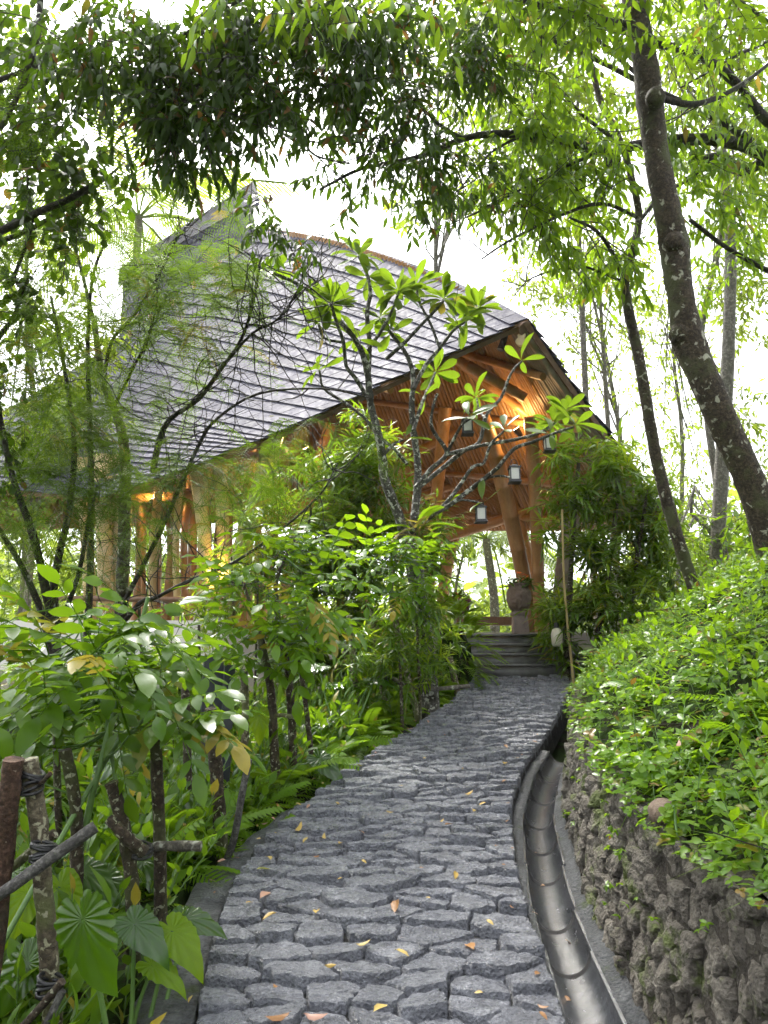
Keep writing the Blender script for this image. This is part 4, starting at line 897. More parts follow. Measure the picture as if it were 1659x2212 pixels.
# ------------------------------------------------------------------ saplings with compound leaves
LF = leaf_t(.46, ((0, 0), (.25, .8), (.5, 1), (.78, .66), (1, 0)), .10, .22, .02)
PIN = [pinnate_t(n_, LF, s_, dr, .22, .85, .25, .009, li) for n_, s_, dr, li in ((4, .30, .35, .1), (5, .25, .45, .1), (4, .32, .2, .0), (3, .34, .3, .05))]
def sapling(name, label, stems, mat, leafmat_, ells, n, size, centre, cap=300, out=1.0):
    pl0 = to_ground(PL(stems[0][0])); o = thing(name, label, 'sapling', base_of(pl0)); ms = [tmesh('leaf', t, leafmat_) for t in PIN]; hs = []
    for pl, r0, r1 in stems: m = MB(); hs.append(limb(m, to_ground(PL(pl)) if len(pl[0]) == 3 and r1 >= r0 else PL(pl), r0, r1, 8, 4, .06)); m.build('stem', mat, o)
    pos = cloud(ells, -1)[:n]; rng.shuffle(pos); C = P(*centre)
    m = MB()
    for p in pos:
        dv = p - C; d = nrm(dv * np.array([1, 1, .35]) * out + np.array([0, -.15, .12]) + rdir(1)[0] * .35); b = p - d * size * .45
        inst_obj('leaf', ms[rng.integers(4)], o, b, fr1(d, nrm(np.array([0, -.1, 1]) + rdir(1)[0] * .35)), size * rng.uniform(.75, 1.2))
        q = np.vstack(hs); h = q[np.argmin(np.linalg.norm(q - b, axis=1))]; mid = (h + b) / 2 + [0, 0, -.08 * np.linalg.norm(h - b)]; m.tube(smooth([h, mid, b], 3), .0045, 4, 0, 0, False)
    tag(m.build('leaf_stalks', M['stem_green'], o), kind='stuff'); return o
sapling('leafy_sapling', 'bright green sapling with paired leaflets beside the middle of the path', [([(600, 1340, 5.3), (622, 1450, 5.3), (630, 1560, 5.3), (636, 1700, 5.25)], .026, .034), ([(560, 1370, 5.2), (585, 1490, 5.15), (592, 1620, 5.1), (600, 1735, 5.05)], .028, .034), ([(640, 1380, 5.6), (660, 1520, 5.6), (672, 1625, 5.55)], .018, .022), ([(600, 1345, 5.3), (598, 1250, 5.35), (640, 1160, 5.4)], .024, .008), ([(570, 1380, 5.2), (540, 1300, 5.3), (520, 1250, 5.3)], .02, .007)],
        M['stake_bark'], M['sapling_leaf'], [(650, 1200, 70, 70, 5.4, .35, 20), (560, 1300, 90, 80, 5.2, .4, 26), (640, 1330, 90, 70, 5.2, .4, 24), (590, 1400, 90, 60, 5.1, .35, 18), (690, 1240, 40, 40, 5.3, .2, 8), (640, 1430, 50, 50, 5.2, .2, 8)], 90, .44, (600, 1330, 5.3))
sapling('leafy_sapling', 'small bright sapling below the frangipani fork', [([(845, 1290, 7.2), (870, 1420, 7.15), (905, 1560, 7.1)], .030, .036), ([(845, 1290, 7.2), (850, 1230, 7.2), (860, 1180, 7.2)], .02, .008)], M['pale_stake'], M['sapling_leaf'], [(820, 1200, 60, 40, 7.1, .3, 16), (890, 1195, 70, 45, 7.0, .3, 16), (850, 1260, 80, 40, 7.0, .3, 16), (910, 1240, 50, 50, 7.2, .2, 8)], 50, .46, (860, 1240, 7.2))
sapling('leafy_sapling', 'large foreground sapling with broad glossy leaflets at the left edge', [([(320, 1290, 3.2), (275, 1450, 3.15), (240, 1560, 3.1), (215, 1660, 3.0), (190, 1760, 2.95)], .008, .016), ([(345, 1500, 3.3), (290, 1580, 3.2), (230, 1640, 3.05)], .007, .011), ([(170, 1330, 3.3), (190, 1450, 3.2), (232, 1580, 3.1)], .005, .009)], M['stem_green'], M['fore_leaf'],
        [(110, 1380, 110, 70, 3.3, .35, 22), (300, 1390, 120, 60, 3.3, .35, 22), (220, 1480, 190, 60, 3.1, .4, 34), (80, 1560, 80, 70, 3.0, .3, 14), (380, 1530, 80, 50, 3.2, .3, 14), (280, 1590, 120, 60, 2.9, .3, 18), (60, 1300, 60, 30, 3.1, .2, 5), (420, 1460, 40, 40, 3.3, .2, 6)], 100, .42, (250, 1490, 3.2))

# ------------------------------------------------------------------ fern mound beside the steps and willow-leaved shrubs
fm = thing('fern_mound', 'mound of light green ferns left of the steps', 'fern', [.85, 9.3, float(hgt(.7, 9.3))]); fms = [tmesh('frond', fern_t(15, d_), M['fern_leaf']) for d_ in (.45, .7, 1.0)]
m = MB(); c = P(988, 1415, 9.1); V = []
for t in np.linspace(0, np.pi, 10): V.append([np.array([c[0] + .22 * math.sin(t) * math.cos(a), c[1] + .28 + .26 * math.sin(t) * math.sin(a), c[2] - .12 + .48 * math.cos(t)]) + .06 * rng.normal(size=3) for a in np.linspace(0, 6.2832, 14)])
m.grid(np.array(V), flip=True); m.build('root_mass', M['soil'], fm)
for _ in range(299):
    t = rng.uniform(0, 2.8); a = rng.uniform(math.pi * .85, math.pi * 2.5); d = np.array([math.sin(t) * math.cos(a), math.sin(t) * math.sin(a), math.cos(t)]); b = c + [0, .2, -.05] + d * np.array([.36, .4, .64]) * rng.uniform(.75, 1); inst_obj('frond', fms[rng.integers(3)], fm, b, fr1(nrm(d * 1.0 + rdir(1)[0] * .5 + [0, -.1, .2]), (0, 0, 1)), rng.uniform(.19, .28))
WIL = leaf_t(.17, ((0, 0), (.3, .9), (.6, .85), (1, 0)), .12, .3)
def shrub(name, label, base, stems, ells, n_leaf, size, young, mats, thr=-.25, cat='shrub', L=.3, k=9, droop=.15):
    o = thing(name, label, cat, base); branches(o, M['stake_bark'], [(to_ground(PL(pl)), r * .5, r) for pl, r in stems], 6, 4, .05, 'stem')
    m = MB(); pos = cloud(ells, thr); ny = int(len(pos) * young); idx = rng.permutation(len(pos))
    sprigs(m, pos[idx[ny:]], WIL, L, k, size, droop, 1.0, .003, 0, 2)
    rosettes(m, pos[idx[ny:]][::2], WIL, 8, size * 1.1, .7, .5, 0)
    if ny: rosettes(m, pos[idx[:ny]], WIL, 7, size, .9, .4, 1)
    tag(m.build('foliage', mats, o), kind='stuff'); return o
wm = [M['willow_leaf'], M['young_leaf'], M['twig']]
shrub('willow_leaved_shrub', 'tall dark green narrow-leaved shrub right of the steps', [3.2, 9.7, float(hgt(3.0, 9.7))], [([(1250, 1000, 9.9), (1235, 1200, 9.8), (1225, 1400, 9.7)], .05), ([(1340, 1000, 10), (1320, 1200, 9.9), (1290, 1380, 9.8)], .05), ([(1400, 1050, 10), (1370, 1250, 10)], .04)],
      [(1270, 1010, 60, 60, 10.0, .4, 43), (1330, 1050, 90, 90, 10.0, .5, 93), (1240, 1130, 70, 90, 9.8, .4, 64), (1350, 1180, 90, 100, 9.9, .5, 122), (1260, 1270, 80, 110, 9.6, .4, 108), (1340, 1310, 80, 70, 9.5, .4, 72), (1225, 1350, 40, 70, 9.8, .3, 36), (1425, 1200, 50, 110, 10.2, .4, 57), (1220, 1010, 40, 40, 9.8, .3, 18), (1185, 1330, 22, 40, 10.4, .2, 10), (1390, 1100, 60, 70, 10.2, .4, 43)], 0, .22, .30, wm, -.12)
shrub('willow_leaved_shrub', 'tall narrow-leaved shrub with pale tips in front of the pavilion columns', [-.6, 9.6, float(hgt(-.6, 9.6))], [([(790, 960, 9.6), (780, 1200, 9.6), (770, 1450, 9.5)], .04), ([(660, 1150, 9.2), (670, 1400, 9.1)], .03), ([(720, 1000, 9.5), (730, 1300, 9.4)], .03), ([(850, 1100, 9.3), (840, 1400, 9.2)], .03)],
      [(780, 940, 50, 60, 9.6, .3, 46), (720, 1030, 80, 60, 9.5, .4, 80), (820, 1010, 60, 80, 9.4, .4, 70), (770, 1120, 110, 80, 9.3, .4, 140), (690, 1180, 70, 80, 9.0, .4, 90), (740, 1260, 110, 80, 8.9, .4, 130), (740, 1380, 120, 90, 8.6, .4, 170), (650, 1420, 60, 80, 8.2, .4, 70), (900, 1150, 60, 60, 9.2, .3, 60), (840, 1400, 80, 80, 8.6, .3, 110), (560, 1240, 40, 70, 9.0, .3, 30), (905, 1330, 50, 80, 8.9, .3, 80), (930, 1240, 30, 50, 9.2, .2, 20)], 0, .20, .22, wm, -.2)
shrub('broadleaf_hedge', 'dark leafy thicket behind the stakes in the left bed', [-2.6, 7.2, float(hgt(-2.6, 7.2))], [([(300, 1300, 7.4), (310, 1500, 7.2), (315, 1640, 7.1)], .03), ([(430, 1350, 7.0), (430, 1600, 6.9)], .03)],
      [(420, 1450, 110, 60, 7.2, .4, 70), (300, 1520, 130, 80, 6.8, .4, 90), (480, 1560, 90, 70, 6.6, .4, 70), (120, 1480, 120, 90, 6.8, .5, 80), (180, 1640, 160, 80, 5.6, .5, 90), (400, 1680, 120, 70, 5.6, .4, 70), (60, 1750, 120, 100, 4.6, .4, 60), (250, 1760, 120, 80, 4.6, .4, 60)], 0, .20, .08, [M['herb_leaf'], M['young_leaf'], M['twig']], -.1)

shrub('ferny_shrub', 'light green leafy shrub hiding the foot of the frangipani', [.3, 7.3, float(hgt(.2, 7.3))], [([(900, 1330, 7.2), (905, 1450, 7.1)], .02), ([(860, 1360, 7.0), (866, 1480, 6.9)], .02)],
      [(905, 1310, 55, 60, 7.25, .2, 40), (940, 1400, 50, 70, 7.4, .2, 44), (880, 1430, 60, 60, 7.0, .2, 40), (820, 1360, 60, 70, 7.2, .3, 40), (780, 1440, 60, 60, 7.0, .3, 34)], 0, .13, .35, [M['herb_leaf'], M['young_leaf'], M['stem_green']], -.3, 'shrub', .22, 8)
shrub('willow_leaved_shrub', 'loose narrow-leaved shrub at the foot of the green bamboo column', [-1.9, 8.8, float(hgt(-1.9, 8.8))], [([(560, 1150, 8.8), (555, 1350, 8.7)], .02), ([(500, 1200, 8.8), (505, 1350, 8.7)], .02)], [(560, 1160, 60, 70, 8.8, .3, 40), (500, 1230, 60, 60, 8.8, .3, 36), (600, 1080, 50, 60, 9.0, .3, 30), (450, 1330, 60, 50, 8.6, .3, 34), (620, 1180, 50, 80, 8.7, .3, 36)], 0, .18, .4, wm, -.2)
# ------------------------------------------------------------------ stakes, rails, posts
def stake(parent, pl, wpx, mat, name='stake', ground=True, sides=10):
    pts = PL(pl); d = np.mean([q[2] for q in pl]); r = wpx * d / FPX / 2
    if ground: pts = to_ground(pts, .1)
    s = smooth(pts, 5); rr = np.linspace(.93, 1.08, len(s)) * r; 
    for i in range(len(s)): rr[i] *= 1 + .10 * noise.noise(Vector((i * .6, wpx, 0)))
    m = MB(); m.tube(s, rr, sides, 0, 0, True, .05); return m.build(name, mat, parent, org=pts[0] if parent is None else None), base_of(pts)
def wrap(parent, px, py, d, rpx, hpx):
    c = P(px, py, d); r = rpx * d / FPX; h = hpx * d / FPX; m = MB()
    for k in range(6):
        a = np.linspace(0, 6.2832, 14); z = (k / 5 - .5) * h + .004 * rng.normal(); m.tube(c + np.stack([r * np.cos(a), r * np.sin(a), z + .25 * h * np.sin(a + k)], -1), .006, 5, 0, 0, False)
    m.build('lashing', M['rubber'], parent)
nf = thing('rustic_fence', 'rustic fence of lichened stakes and lashed grey poles in the bottom left corner', 'fence', [-1.0, 2.5, float(hgt(-1.0, 2.5))])
stake(nf, [(28, 1640, 2.25), (16, 1750, 2.25), (0, 1900, 2.25)], 46, M['red_stake']); stake(nf, [(62, 1640, 2.3), (80, 1750, 2.3), (92, 1900, 2.3), (104, 2060, 2.3), (112, 2180, 2.3)], 40, M['pale_stake'])
stake(nf, [(140, 1620, 2.9), (160, 1720, 2.9), (166, 1850, 2.9), (158, 2060, 2.9)], 27, M['stake_bark']); stake(nf, [(240, 1690, 2.9), (268, 1790, 2.9), (284, 1900, 2.9), (290, 2100, 2.9)], 30, M['stake_bark']); stake(nf, [(333, 1560, 3.1), (343, 1750, 3.1), (346, 1900, 3.1), (350, 2060, 3.1)], 27, M['stake_bark'])
stake(nf, [(60, 1700, 2.32), (90, 1690, 2.28), (108, 1672, 2.2)], 9, M['red_stake'], 'side_twig', False); stake(nf, [(-60, 1975, 2.1), (90, 1868, 2.17), (206, 1785, 2.24)], 26, M['old_pole'], 'rail', False); stake(nf, [(-40, 1925, 2.38), (40, 1862, 2.4), (118, 1800, 2.4)], 20, M['stake_bark'], 'rail', False)
stake(nf, [(236, 1768, 2.8), (270, 1805, 2.78), (312, 1842, 2.8)], 25, M['stake_bark'], 'rail', False); stake(nf, [(300, 1842, 2.98), (345, 1828, 2.98), (435, 1828, 2.98)], 21, M['grey_bark'], 'rail', False); stake(nf, [(0, 2262, 2.2), (70, 2195, 2.2), (135, 2120, 2.2)], 17, M['stake_bark'], 'rail', False); stake(nf, [(60, 2300, 2.15), (135, 2140, 2.2)], 17, M['old_pole'], 'rail', False)
for a in ((68, 1690, 2.3, 24, 36), (95, 1838, 2.25, 26, 26), (308, 1838, 2.9, 20, 24), (108, 2130, 2.25, 25, 28)): wrap(nf, *a)
ff = thing('rustic_fence', 'far stretch of thin lichened stakes with a crooked white rail left of the path', 'fence', [.1, 7.4, float(hgt(.0, 7.4))])
for pl, w_ in (([(755, 1330, 7.0), (765, 1450, 7.0), (778, 1595, 7.0)], 14), ([(805, 1310, 7.4), (820, 1440, 7.4), (840, 1555, 7.4)], 17), ([(918, 1270, 7.8), (925, 1400, 7.8), (930, 1470, 7.8)], 15), ([(972, 1420, 8.6), (985, 1480, 8.6), (990, 1510, 8.6)], 14)): stake(ff, pl, w_, M['pale_stake'])
stake(ff, [(770, 1482, 7.1), (835, 1462, 7.15), (878, 1482, 7.2), (940, 1488, 7.4), (1012, 1482, 7.7)], 9, M['grey_bark'], 'rail', False); wrap(ff, 832, 1465, 7.3, 10, 16); wrap(ff, 768, 1480, 7.0, 9, 14)
for pl, w_, mt, lab in (([(455, 1530, 4.0), (468, 1680, 4.0), (478, 1840, 4.0)], 29, 'stake_bark', 'thick spotted brown stake in front of the black posts'), ([(538, 1640, 3.9), (522, 1720, 3.88), (503, 1820, 3.86), (475, 1895, 3.85)], 16, 'old_pole', 'crooked weathered grey stick leaning towards the path edge'), ([(400, 1480, 4.3), (405, 1650, 4.3), (412, 1850, 4.3)], 18, 'stake_bark', 'thin stake between the near fence and the black posts'),
                        ([(527, 1450, 5.0), (530, 1560, 5.0), (522, 1720, 5.0)], 17, 'pale_stake', 'yellowish lichened stake right of the black posts'), ([(120, 1540, 3.6), (124, 1700, 3.6), (128, 1850, 3.6)], 15, 'stake_bark', 'thin dark stake behind the near fence')):
    o, b = stake(None, pl, w_, M[mt], 'wooden_stake'); tag(o, lab, 'stake')
pg, _ = stake(None, [(585, 1548, 5.12), (612, 1545, 5.1), (648, 1552, 5.1)], 9, M['pale_stake'], 'wooden_peg', False); tag(pg, 'short wooden peg tied across two sapling stems', 'peg')
M['black_wood'] = woodmat('black_wood', (.012, .016, .020), (.030, .036, .042), .5)
bp = thing('black_posts', 'pair of tall black timber posts on a mossy concrete block', 'post', [-1.55, 5.2, float(hgt(-1.55, 5.2))])
for (px, y0, y1, d, wx, rz) in ((452, 1415, 1780, 5.15, .135, .3), (487, 1435, 1780, 5.05, .07, .3)):
    a, b = P(px, y0, d), P(px, y1, d); m = MB(); c, s = math.cos(rz), math.sin(rz); m.box((a + b) / 2, [wx, .12, a[2] - b[2]], [[c, -s, 0], [s, c, 0], [0, 0, 1]]); m.build('post', M['black_wood'], bp, sm=False)
m = MB(); a = P(455, 1840, 5.1); m.box(a + [.02, 0, -.05], [.40, .34, .55], None, 0, 0, .92); m.build('concrete_block', stonemat('mossy_block', [(.06, .07, .03), (.10, .12, .04), (.16, .17, .08)], (.6, .9), moss=(.08, .13, .02), mossthr=.45), bp, sm=False)

# ------------------------------------------------------------------ elephant-ear plants (leaf by leaf)
EM = [tmesh('ear_leaf', ear_t(0), M['ear_leaf']), tmesh('ear_leaf', ear_t(1), M['ear_leaf']), tmesh('ear_leaf', ear_t(0), M['bright_ear'])]
def ear(parent, px, py, d, size, dr, up, kind, root=None):
    p = P(px, py, d); inst_obj('leaf', EM[kind], parent, p, fr1(dr, up), size); r = np.array(root) if root is not None else np.array([p[0] + rng.normal() * .1, p[1] + .15, 0.0]); r[2] = hgt(r[0], r[1]) - .03
    m = MB(); m.tube(smooth([r, (r + p) / 2 + [rng.normal() * .03, .05, .06], p], 5), np.linspace(.011, .006, 11), 6, 0, 0, False); m.build('stalk', M['stem_green'], parent)
e1 = thing('split_leaf_plant', 'plant with a huge glossy ribbed leaf hanging in the bottom left corner', 'plant', [-.85, 2.2, float(hgt(-.85, 2.2))])
ear(e1, 178, 1985, 2.05, .225, (.40, -.15, -1), (-.25, -1, .35), 1); ear(e1, 60, 2080, 2.4, .2, (-.5, -.3, -.7), (0, -.8, .6), 0)
e2 = thing('elephant_ear', 'elephant ear with yellow-green and dark glossy leaves leaning over the path edge', 'plant', [-.85, 2.75, float(hgt(-.85, 2.75))])
for a in ((400, 1985, 2.75, .17, (.9, .1, -.15), (.1, -.55, .9), 0), (372, 2010, 2.6, .19, (.75, -.45, -.5), (.2, -.6, .75), 2), (290, 1995, 2.5, .18, (.8, -.3, -.45), (.2, -.6, .8), 0), (330, 2085, 2.5, .15, (.9, -.2, -.3), (.1, -.3, .9), 2), (380, 2020, 2.85, .12, (-.7, -.3, -.2), (0, -.4, .9), 2)): ear(e2, *a, root=[-.82, 2.72, 0])
e3 = thing('elephant_ear', 'pale green elephant ear behind the near fence at the left edge', 'plant', [-1.4, 2.9, float(hgt(-1.4, 2.9))])
for a in ((60, 1930, 2.7, .20, (-.3, -.5, -.8), (.1, -.85, .5), 2), (130, 1915, 2.8, .2, (.5, -.5, -.6), (.1, -.8, .6), 2), (180, 1880, 3.0, .2, (.7, -.2, -.3), (0, -.5, .9), 0), (220, 1900, 3.1, .2, (.6, -.4, -.5), (0, -.6, .8), 0), (20, 1890, 2.9, .18, (-.6, -.4, -.4), (0, -.6, .8), 0)): ear(e3, *a, root=[-1.35, 2.95, 0])
e4 = thing('elephant_ear', 'elephant ear with dark drooping leaves between the stakes and the black posts', 'plant', [-1.35, 4.2, float(hgt(-1.35, 4.2))])
for a in ((390, 1700, 4.3, .26, (.5, -.5, -.5), (0, -.6, .8), 0), (300, 1740, 4.2, .25, (-.6, -.4, -.4), (0, -.5, .85), 0), (370, 1790, 4.0, .24, (.5, -.6, -.4), (0, -.5, .85), 0), (240, 1720, 4.2, .22, (.1, -.7, -.6), (0, -.7, .7), 2), (420, 1640, 4.5, .22, (.6, -.3, -.3), (0, -.5, .9), 0), (250, 1640, 4.4, .24, (-.3, -.5, -.3), (0, -.5, .9), 0), (310, 1860, 3.6, .2, (.5, -.6, -.4), (0, -.5, .85), 0)): ear(e4, *a, root=[-1.35, 4.2, 0])
e5 = thing('heart_leaf_plant', 'heart-shaped bright leaves beside the sapling stems', 'plant', [-.95, 5.3, float(hgt(-.95, 5.3))])
for a in ((560, 1545, 5.0, .19, (.1, -.35, -1), (.15, -1, .3), 2), (690, 1640, 5.2, .25, (.8, -.3, -.5), (.1, -.6, .8), 0), (610, 1600, 5.4, .22, (.6, -.4, -.4), (0, -.5, .9), 0), (540, 1640, 4.9, .2, (-.5, -.5, -.6), (0, -.7, .7), 0)): ear(e5, *a, root=[-.9, 5.3, 0])
e6 = thing('heart_leaf_plant', 'round yellow-green leaf and large pale leaves low beside the bend of the path', 'plant', [-.3, 6.6, float(hgt(-.3, 6.6))])
for a in ((752, 1545, 6.4, .19, (.5, -.5, -.6), (.1, -.9, .5), 2), (720, 1480, 6.8, .3, (.9, -.2, .05), (0, -.25, 1), 0), (690, 1440, 6.9, .28, (-.5, -.4, -.1), (0, -.4, 1), 0), (800, 1470, 6.9, .28, (.8, -.3, .0), (0, -.3, 1), 0), (705, 1560, 6.2, .2, (-.5, -.5, -.2), (0, -.4, 1), 0), (830, 1390, 7.2, .24, (-.1, -.7, -.7), (0, -.9, .4), 2)): ear(e6, *a, root=[-.35, 6.6, 0])

# ------------------------------------------------------------------ things around the steps
M['terracotta'] = pbr('weathered_clay', (.12, .085, .06), .9, (14, .9, .05), (.23, .17, .13), 7)
M['stone_pale'] = pbr('pale_pedestal', (.17, .13, .11), .9, (12, .7), (.28, .22, .19))
M['maroon'] = pbr('maroon_glaze', (.10, .008, .016), .35)
M['orange_flower'] = pbr('orange_flower', (.75, .16, .03), .6); M['pink_flower'] = pbr('pink_flower', (.65, .04, .12), .6)
pc = P(1122, 1322, 11.4); po = thing('clay_pot', 'round weathered clay pot with orange flowers beside the leaning column', 'pot', pc); m = MB(); m.lathe(pc, [(.0, .0), (.11, .0), (.165, .08), (.195, .20), (.19, .30), (.15, .38), (.165, .41), (.165, .43), (.13, .42), (.11, .36), (0, .34)], 20); m.build('pot_body', M['terracotta'], po)
m = MB(); rosettes(m, np.repeat((pc + [0, 0, .45])[None], 9, 0) + rng.normal(size=(9, 3)) * [.09, .09, .05], leaf_t(.3, fold=.1, droop=.3), 9, .16, .9, .3); m.build('foliage', M['dark_fern'], po)
m = MB()
for _ in range(7): rosettes(m, (pc + [rng.normal() * .07, -.12 + rng.normal() * .04, .52 + rng.normal() * .05])[None], leaf_t(.6), 6, .045, .6, 0)
m.build('flowers', M['orange_flower'], po)
pd = thing('pedestal', 'pale stone pedestal carrying the clay pot', 'pedestal', pc - [0, 0, .3]); m = MB(); m.box(pc - [0, 0, .22], [.25, .25, .38], None, 0, 0, .8); m.box(pc - [0, 0, .025], [.24, .24, .045]); m.build('block', M['stone_pale'], pd, sm=False)
rp = P(992, 1330, 11.0); ro = thing('maroon_pot', 'dark maroon pot with red flowers half hidden by the fern mound', 'pot', rp); m = MB(); m.lathe(rp, [(0, 0), (.10, 0), (.15, .08), (.18, .2), (.19, .24), (.16, .235), (0, .2)], 18); m.build('pot_body', M['maroon'], ro)
m = MB(); rosettes(m, np.repeat((rp + [-.08, 0, .28])[None], 6, 0) + rng.normal(size=(6, 3)) * .07, leaf_t(.5), 7, .07, .6, .2); m.build('flowers', M['orange_flower'], ro); m = MB(); rosettes(m, np.repeat((rp + [0, 0, .22])[None], 6, 0) + rng.normal(size=(6, 3)) * .06, leaf_t(.3), 8, .14, .8, .2); m.build('foliage', M['dark_fern'], ro)
q = P(866, 1312, 9.0); o = thing('heliconia_flower', 'single magenta flower among the leaves left of the frangipani trunk', 'flower', q); m = MB(); rosettes(m, q[None].repeat(2, 0), leaf_t(.3, fold=.2), 6, .13, 1.2, .1); m.build('petals', M['pink_flower'], o); m = MB(); m.tube(np.array([q, q - [0, 0, .4]]), .006, 5); m.build('stalk', M['stem_green'], o)
lp = P(1203, 1374, 9.3); o = thing('bottle_lamp', 'small white bottle-shaped lamp hanging in the shrub right of the steps', 'lamp', lp); m = MB(); m.lathe(lp, [(0, -.13), (.055, -.13), (.07, -.10), (.075, .02), (.055, .08), (.03, .10), (0, .10)], 16); m.build('shade', pbr('white_glass', (.50, .46, .36), .3), o); m = MB(); m.lathe(lp + [0, 0, .1], [(.03, 0), (.03, .06), (.012, .07), (0, .07)], 10); m.tube(np.array([lp + [0, 0, .16], lp + [0, 0, .5]]), .004, 4); m.build('cap', M['black'], o)
tp = PL([(1214, 1100, 9.2), (1218, 1250, 9.2), (1226, 1350, 9.2), (1236, 1445, 9.2)]); m = MB(); limb(m, to_ground(tp), .012, .02, 7, 5, .03); tag(m.build('thin_pole', M['bamboo_pale'], None, org=tp[-1]), 'thin pale cane standing right of the steps', 'pole')
bt = MB(); q = P(np.array([1185, 1200, 1215, 1180, 1235]), np.array([1375, 1400, 1420, 1340, 1430]), np.array([10.2, 10.0, 9.9, 10.6, 9.6])); rosettes(bt, np.repeat(q, 3, 0) + rng.normal(size=(15, 3)) * .05, leaf_t(.10, fold=.1, droop=.6), 10, .32, .8, .7); o = thing('strap_leaf_clump', 'clump of long arching leaves overhanging the right end of the steps', 'plant', [q[1][0], q[1][1], float(hgt(q[1][0], q[1][1]))]); bt.build('foliage', M['willow_leaf'], o)
# ------------------------------------------------------------------ trees
OVL = leaf_t(.36, ((0, 0), (.3, .9), (.6, .85), (1, 0)), .12, .28)
LONG = leaf_t(.30, ((0, 0), (.35, 1), (.7, .7), (1, 0)), .15, .35)
RND = leaf_t(.62, ((0, 0), (.25, .85), (.6, 1), (1, 0)), .08, .15)
SMALL = leaf_t(.40, ((0, 0), (.5, 1), (1, 0)), .1, .2)
# big leaning tree on the right bank
t1 = to_ground(PL([(1345, -420, 6.6), (1352, -200, 6.4), (1368, 0, 6.25), (1393, 130, 6.2), (1402, 210, 6.2), (1418, 330, 6.15), (1440, 450, 6.1), (1456, 530, 6.1), (1470, 640, 6.05), (1488, 735, 6.05), (1522, 820, 6.0), (1570, 930, 6.0), (1612, 1020, 6.0), (1642, 1100, 6.0), (1665, 1180, 6.0)]), .1)
tr = thing('leaning_tree', 'thick leaning trunk with pale lichen spots on the right bank', 'tree', base_of(t1))
pts = smooth(t1, 6); wpx = np.interp(np.arange(len(pts)), np.linspace(0, len(pts) - 1, 16), [40, 50, 62, 63, 68, 62, 66, 74, 64, 80, 74, 74, 72, 74, 78, 84][:16]); m = MB(); m.tube(pts, wpx * .84 * 6.1 / FPX / 2, 14, 0, 0, True, .025); m.build('trunk', M['trunk_bark'], tr)
for (px, py, r) in ((1482, 722, .10), (1428, 212, .085), (1468, 525, .09)):
    c = P(px - 12, py, 6.05 - .03); m = MB(); m.lathe(c, [(0, -r), (r * .7, -r * .75), (r, 0), (r * .7, r * .75), (0, r)], 10); m.build('knot', M['trunk_bark'], tr)
hs = branches(tr, M['dark_bark'], [(PL(pl), r, r * .4) for pl, r in (([(1420, 210, 6.2), (1500, 225, 6.4), (1590, 190, 6.7), (1680, 120, 7.0), (1800, 0, 7.4)], .03), ([(1380, 60, 6.2), (1290, 40, 6.0), (1180, 15, 5.8), (1050, -20, 5.6)], .03), ([(1400, 180, 6.2), (1330, 120, 6.4), (1280, 70, 6.5), (1220, -40, 6.6)], .022), ([(1360, -100, 6.3), (1450, -60, 6.5), (1560, -20, 6.6), (1680, 60, 6.7)], .03), ([(1355, -150, 6.3), (1220, -120, 6), (1080, -80, 5.8)], .03))])
m = MB(); twigs(m, hs, 26, .8, .008); tag(m.build('twigs', M['dark_bark'], tr), kind='stuff')
m = MB(); sprigs(m, cloud([(1560, 60, 130, 90, 6.6, .5, 60), (1300, 30, 140, 60, 6.0, .5, 50), (1180, -20, 160, 70, 5.8, .5, 60), (1450, -120, 250, 120, 6.4, .8, 120)], -.1), OVL, .34, 8, .12, .7, 1.0, .003); tag(m.build('crown', [M['light_leaf'], M['twig']], tr), kind='stuff')
# slim tree left of it
t2 = to_ground(PL([(1255, -200, 7.9), (1262, 0, 7.8), (1272, 110, 7.7), (1295, 210, 7.7), (1342, 310, 7.6), (1368, 400, 7.6), (1380, 470, 7.55), (1368, 540, 7.5), (1350, 620, 7.5), (1375, 750, 7.5), (1395, 860, 7.5), (1420, 1000, 7.5), (1460, 1150, 7.5), (1500, 1275, 7.5)]), .1)
o2 = thing('slim_tree', 'slim mottled tree trunk standing left of the thick leaning trunk', 'tree', base_of(t2)); pts = smooth(t2, 6); m = MB(); m.tube(pts, np.interp(np.linspace(0, 1, len(pts)), [0, .4, .55, .62, 1], [.025, .036, .043, .054, .068]), 10, 0, 0, True, .03); m.build('trunk', M['trunk_bark'], o2)
hs = branches(o2, M['dark_bark'], [(PL(pl), r, r * .35) for pl, r in (([(1350, 615, 7.5), (1330, 560, 7.3), (1290, 500, 7.1), (1230, 470, 6.9)], .03), ([(1350, 610, 7.5), (1300, 590, 7.4), (1245, 575, 7.3), (1150, 600, 7.2), (1110, 640, 7.2)], .016), ([(1378, 470, 7.55), (1300, 440, 7.2), (1200, 470, 7.0), (1100, 520, 6.8), (1040, 560, 6.7)], .022), ([(1340, 310, 7.6), (1260, 250, 7.4), (1190, 180, 7.2), (1090, 150, 7.0)], .022), ([(1380, 480, 7.55), (1430, 420, 7.7), (1500, 380, 7.9), (1580, 300, 8)], .022), ([(1340, 300, 7.6), (1300, 380, 7.3), (1230, 420, 7.1)], .014))])
m = MB(); twigs(m, hs, 40, .7, .007, .6, .05); tag(m.build('twigs', M['dark_bark'], o2), kind='stuff')
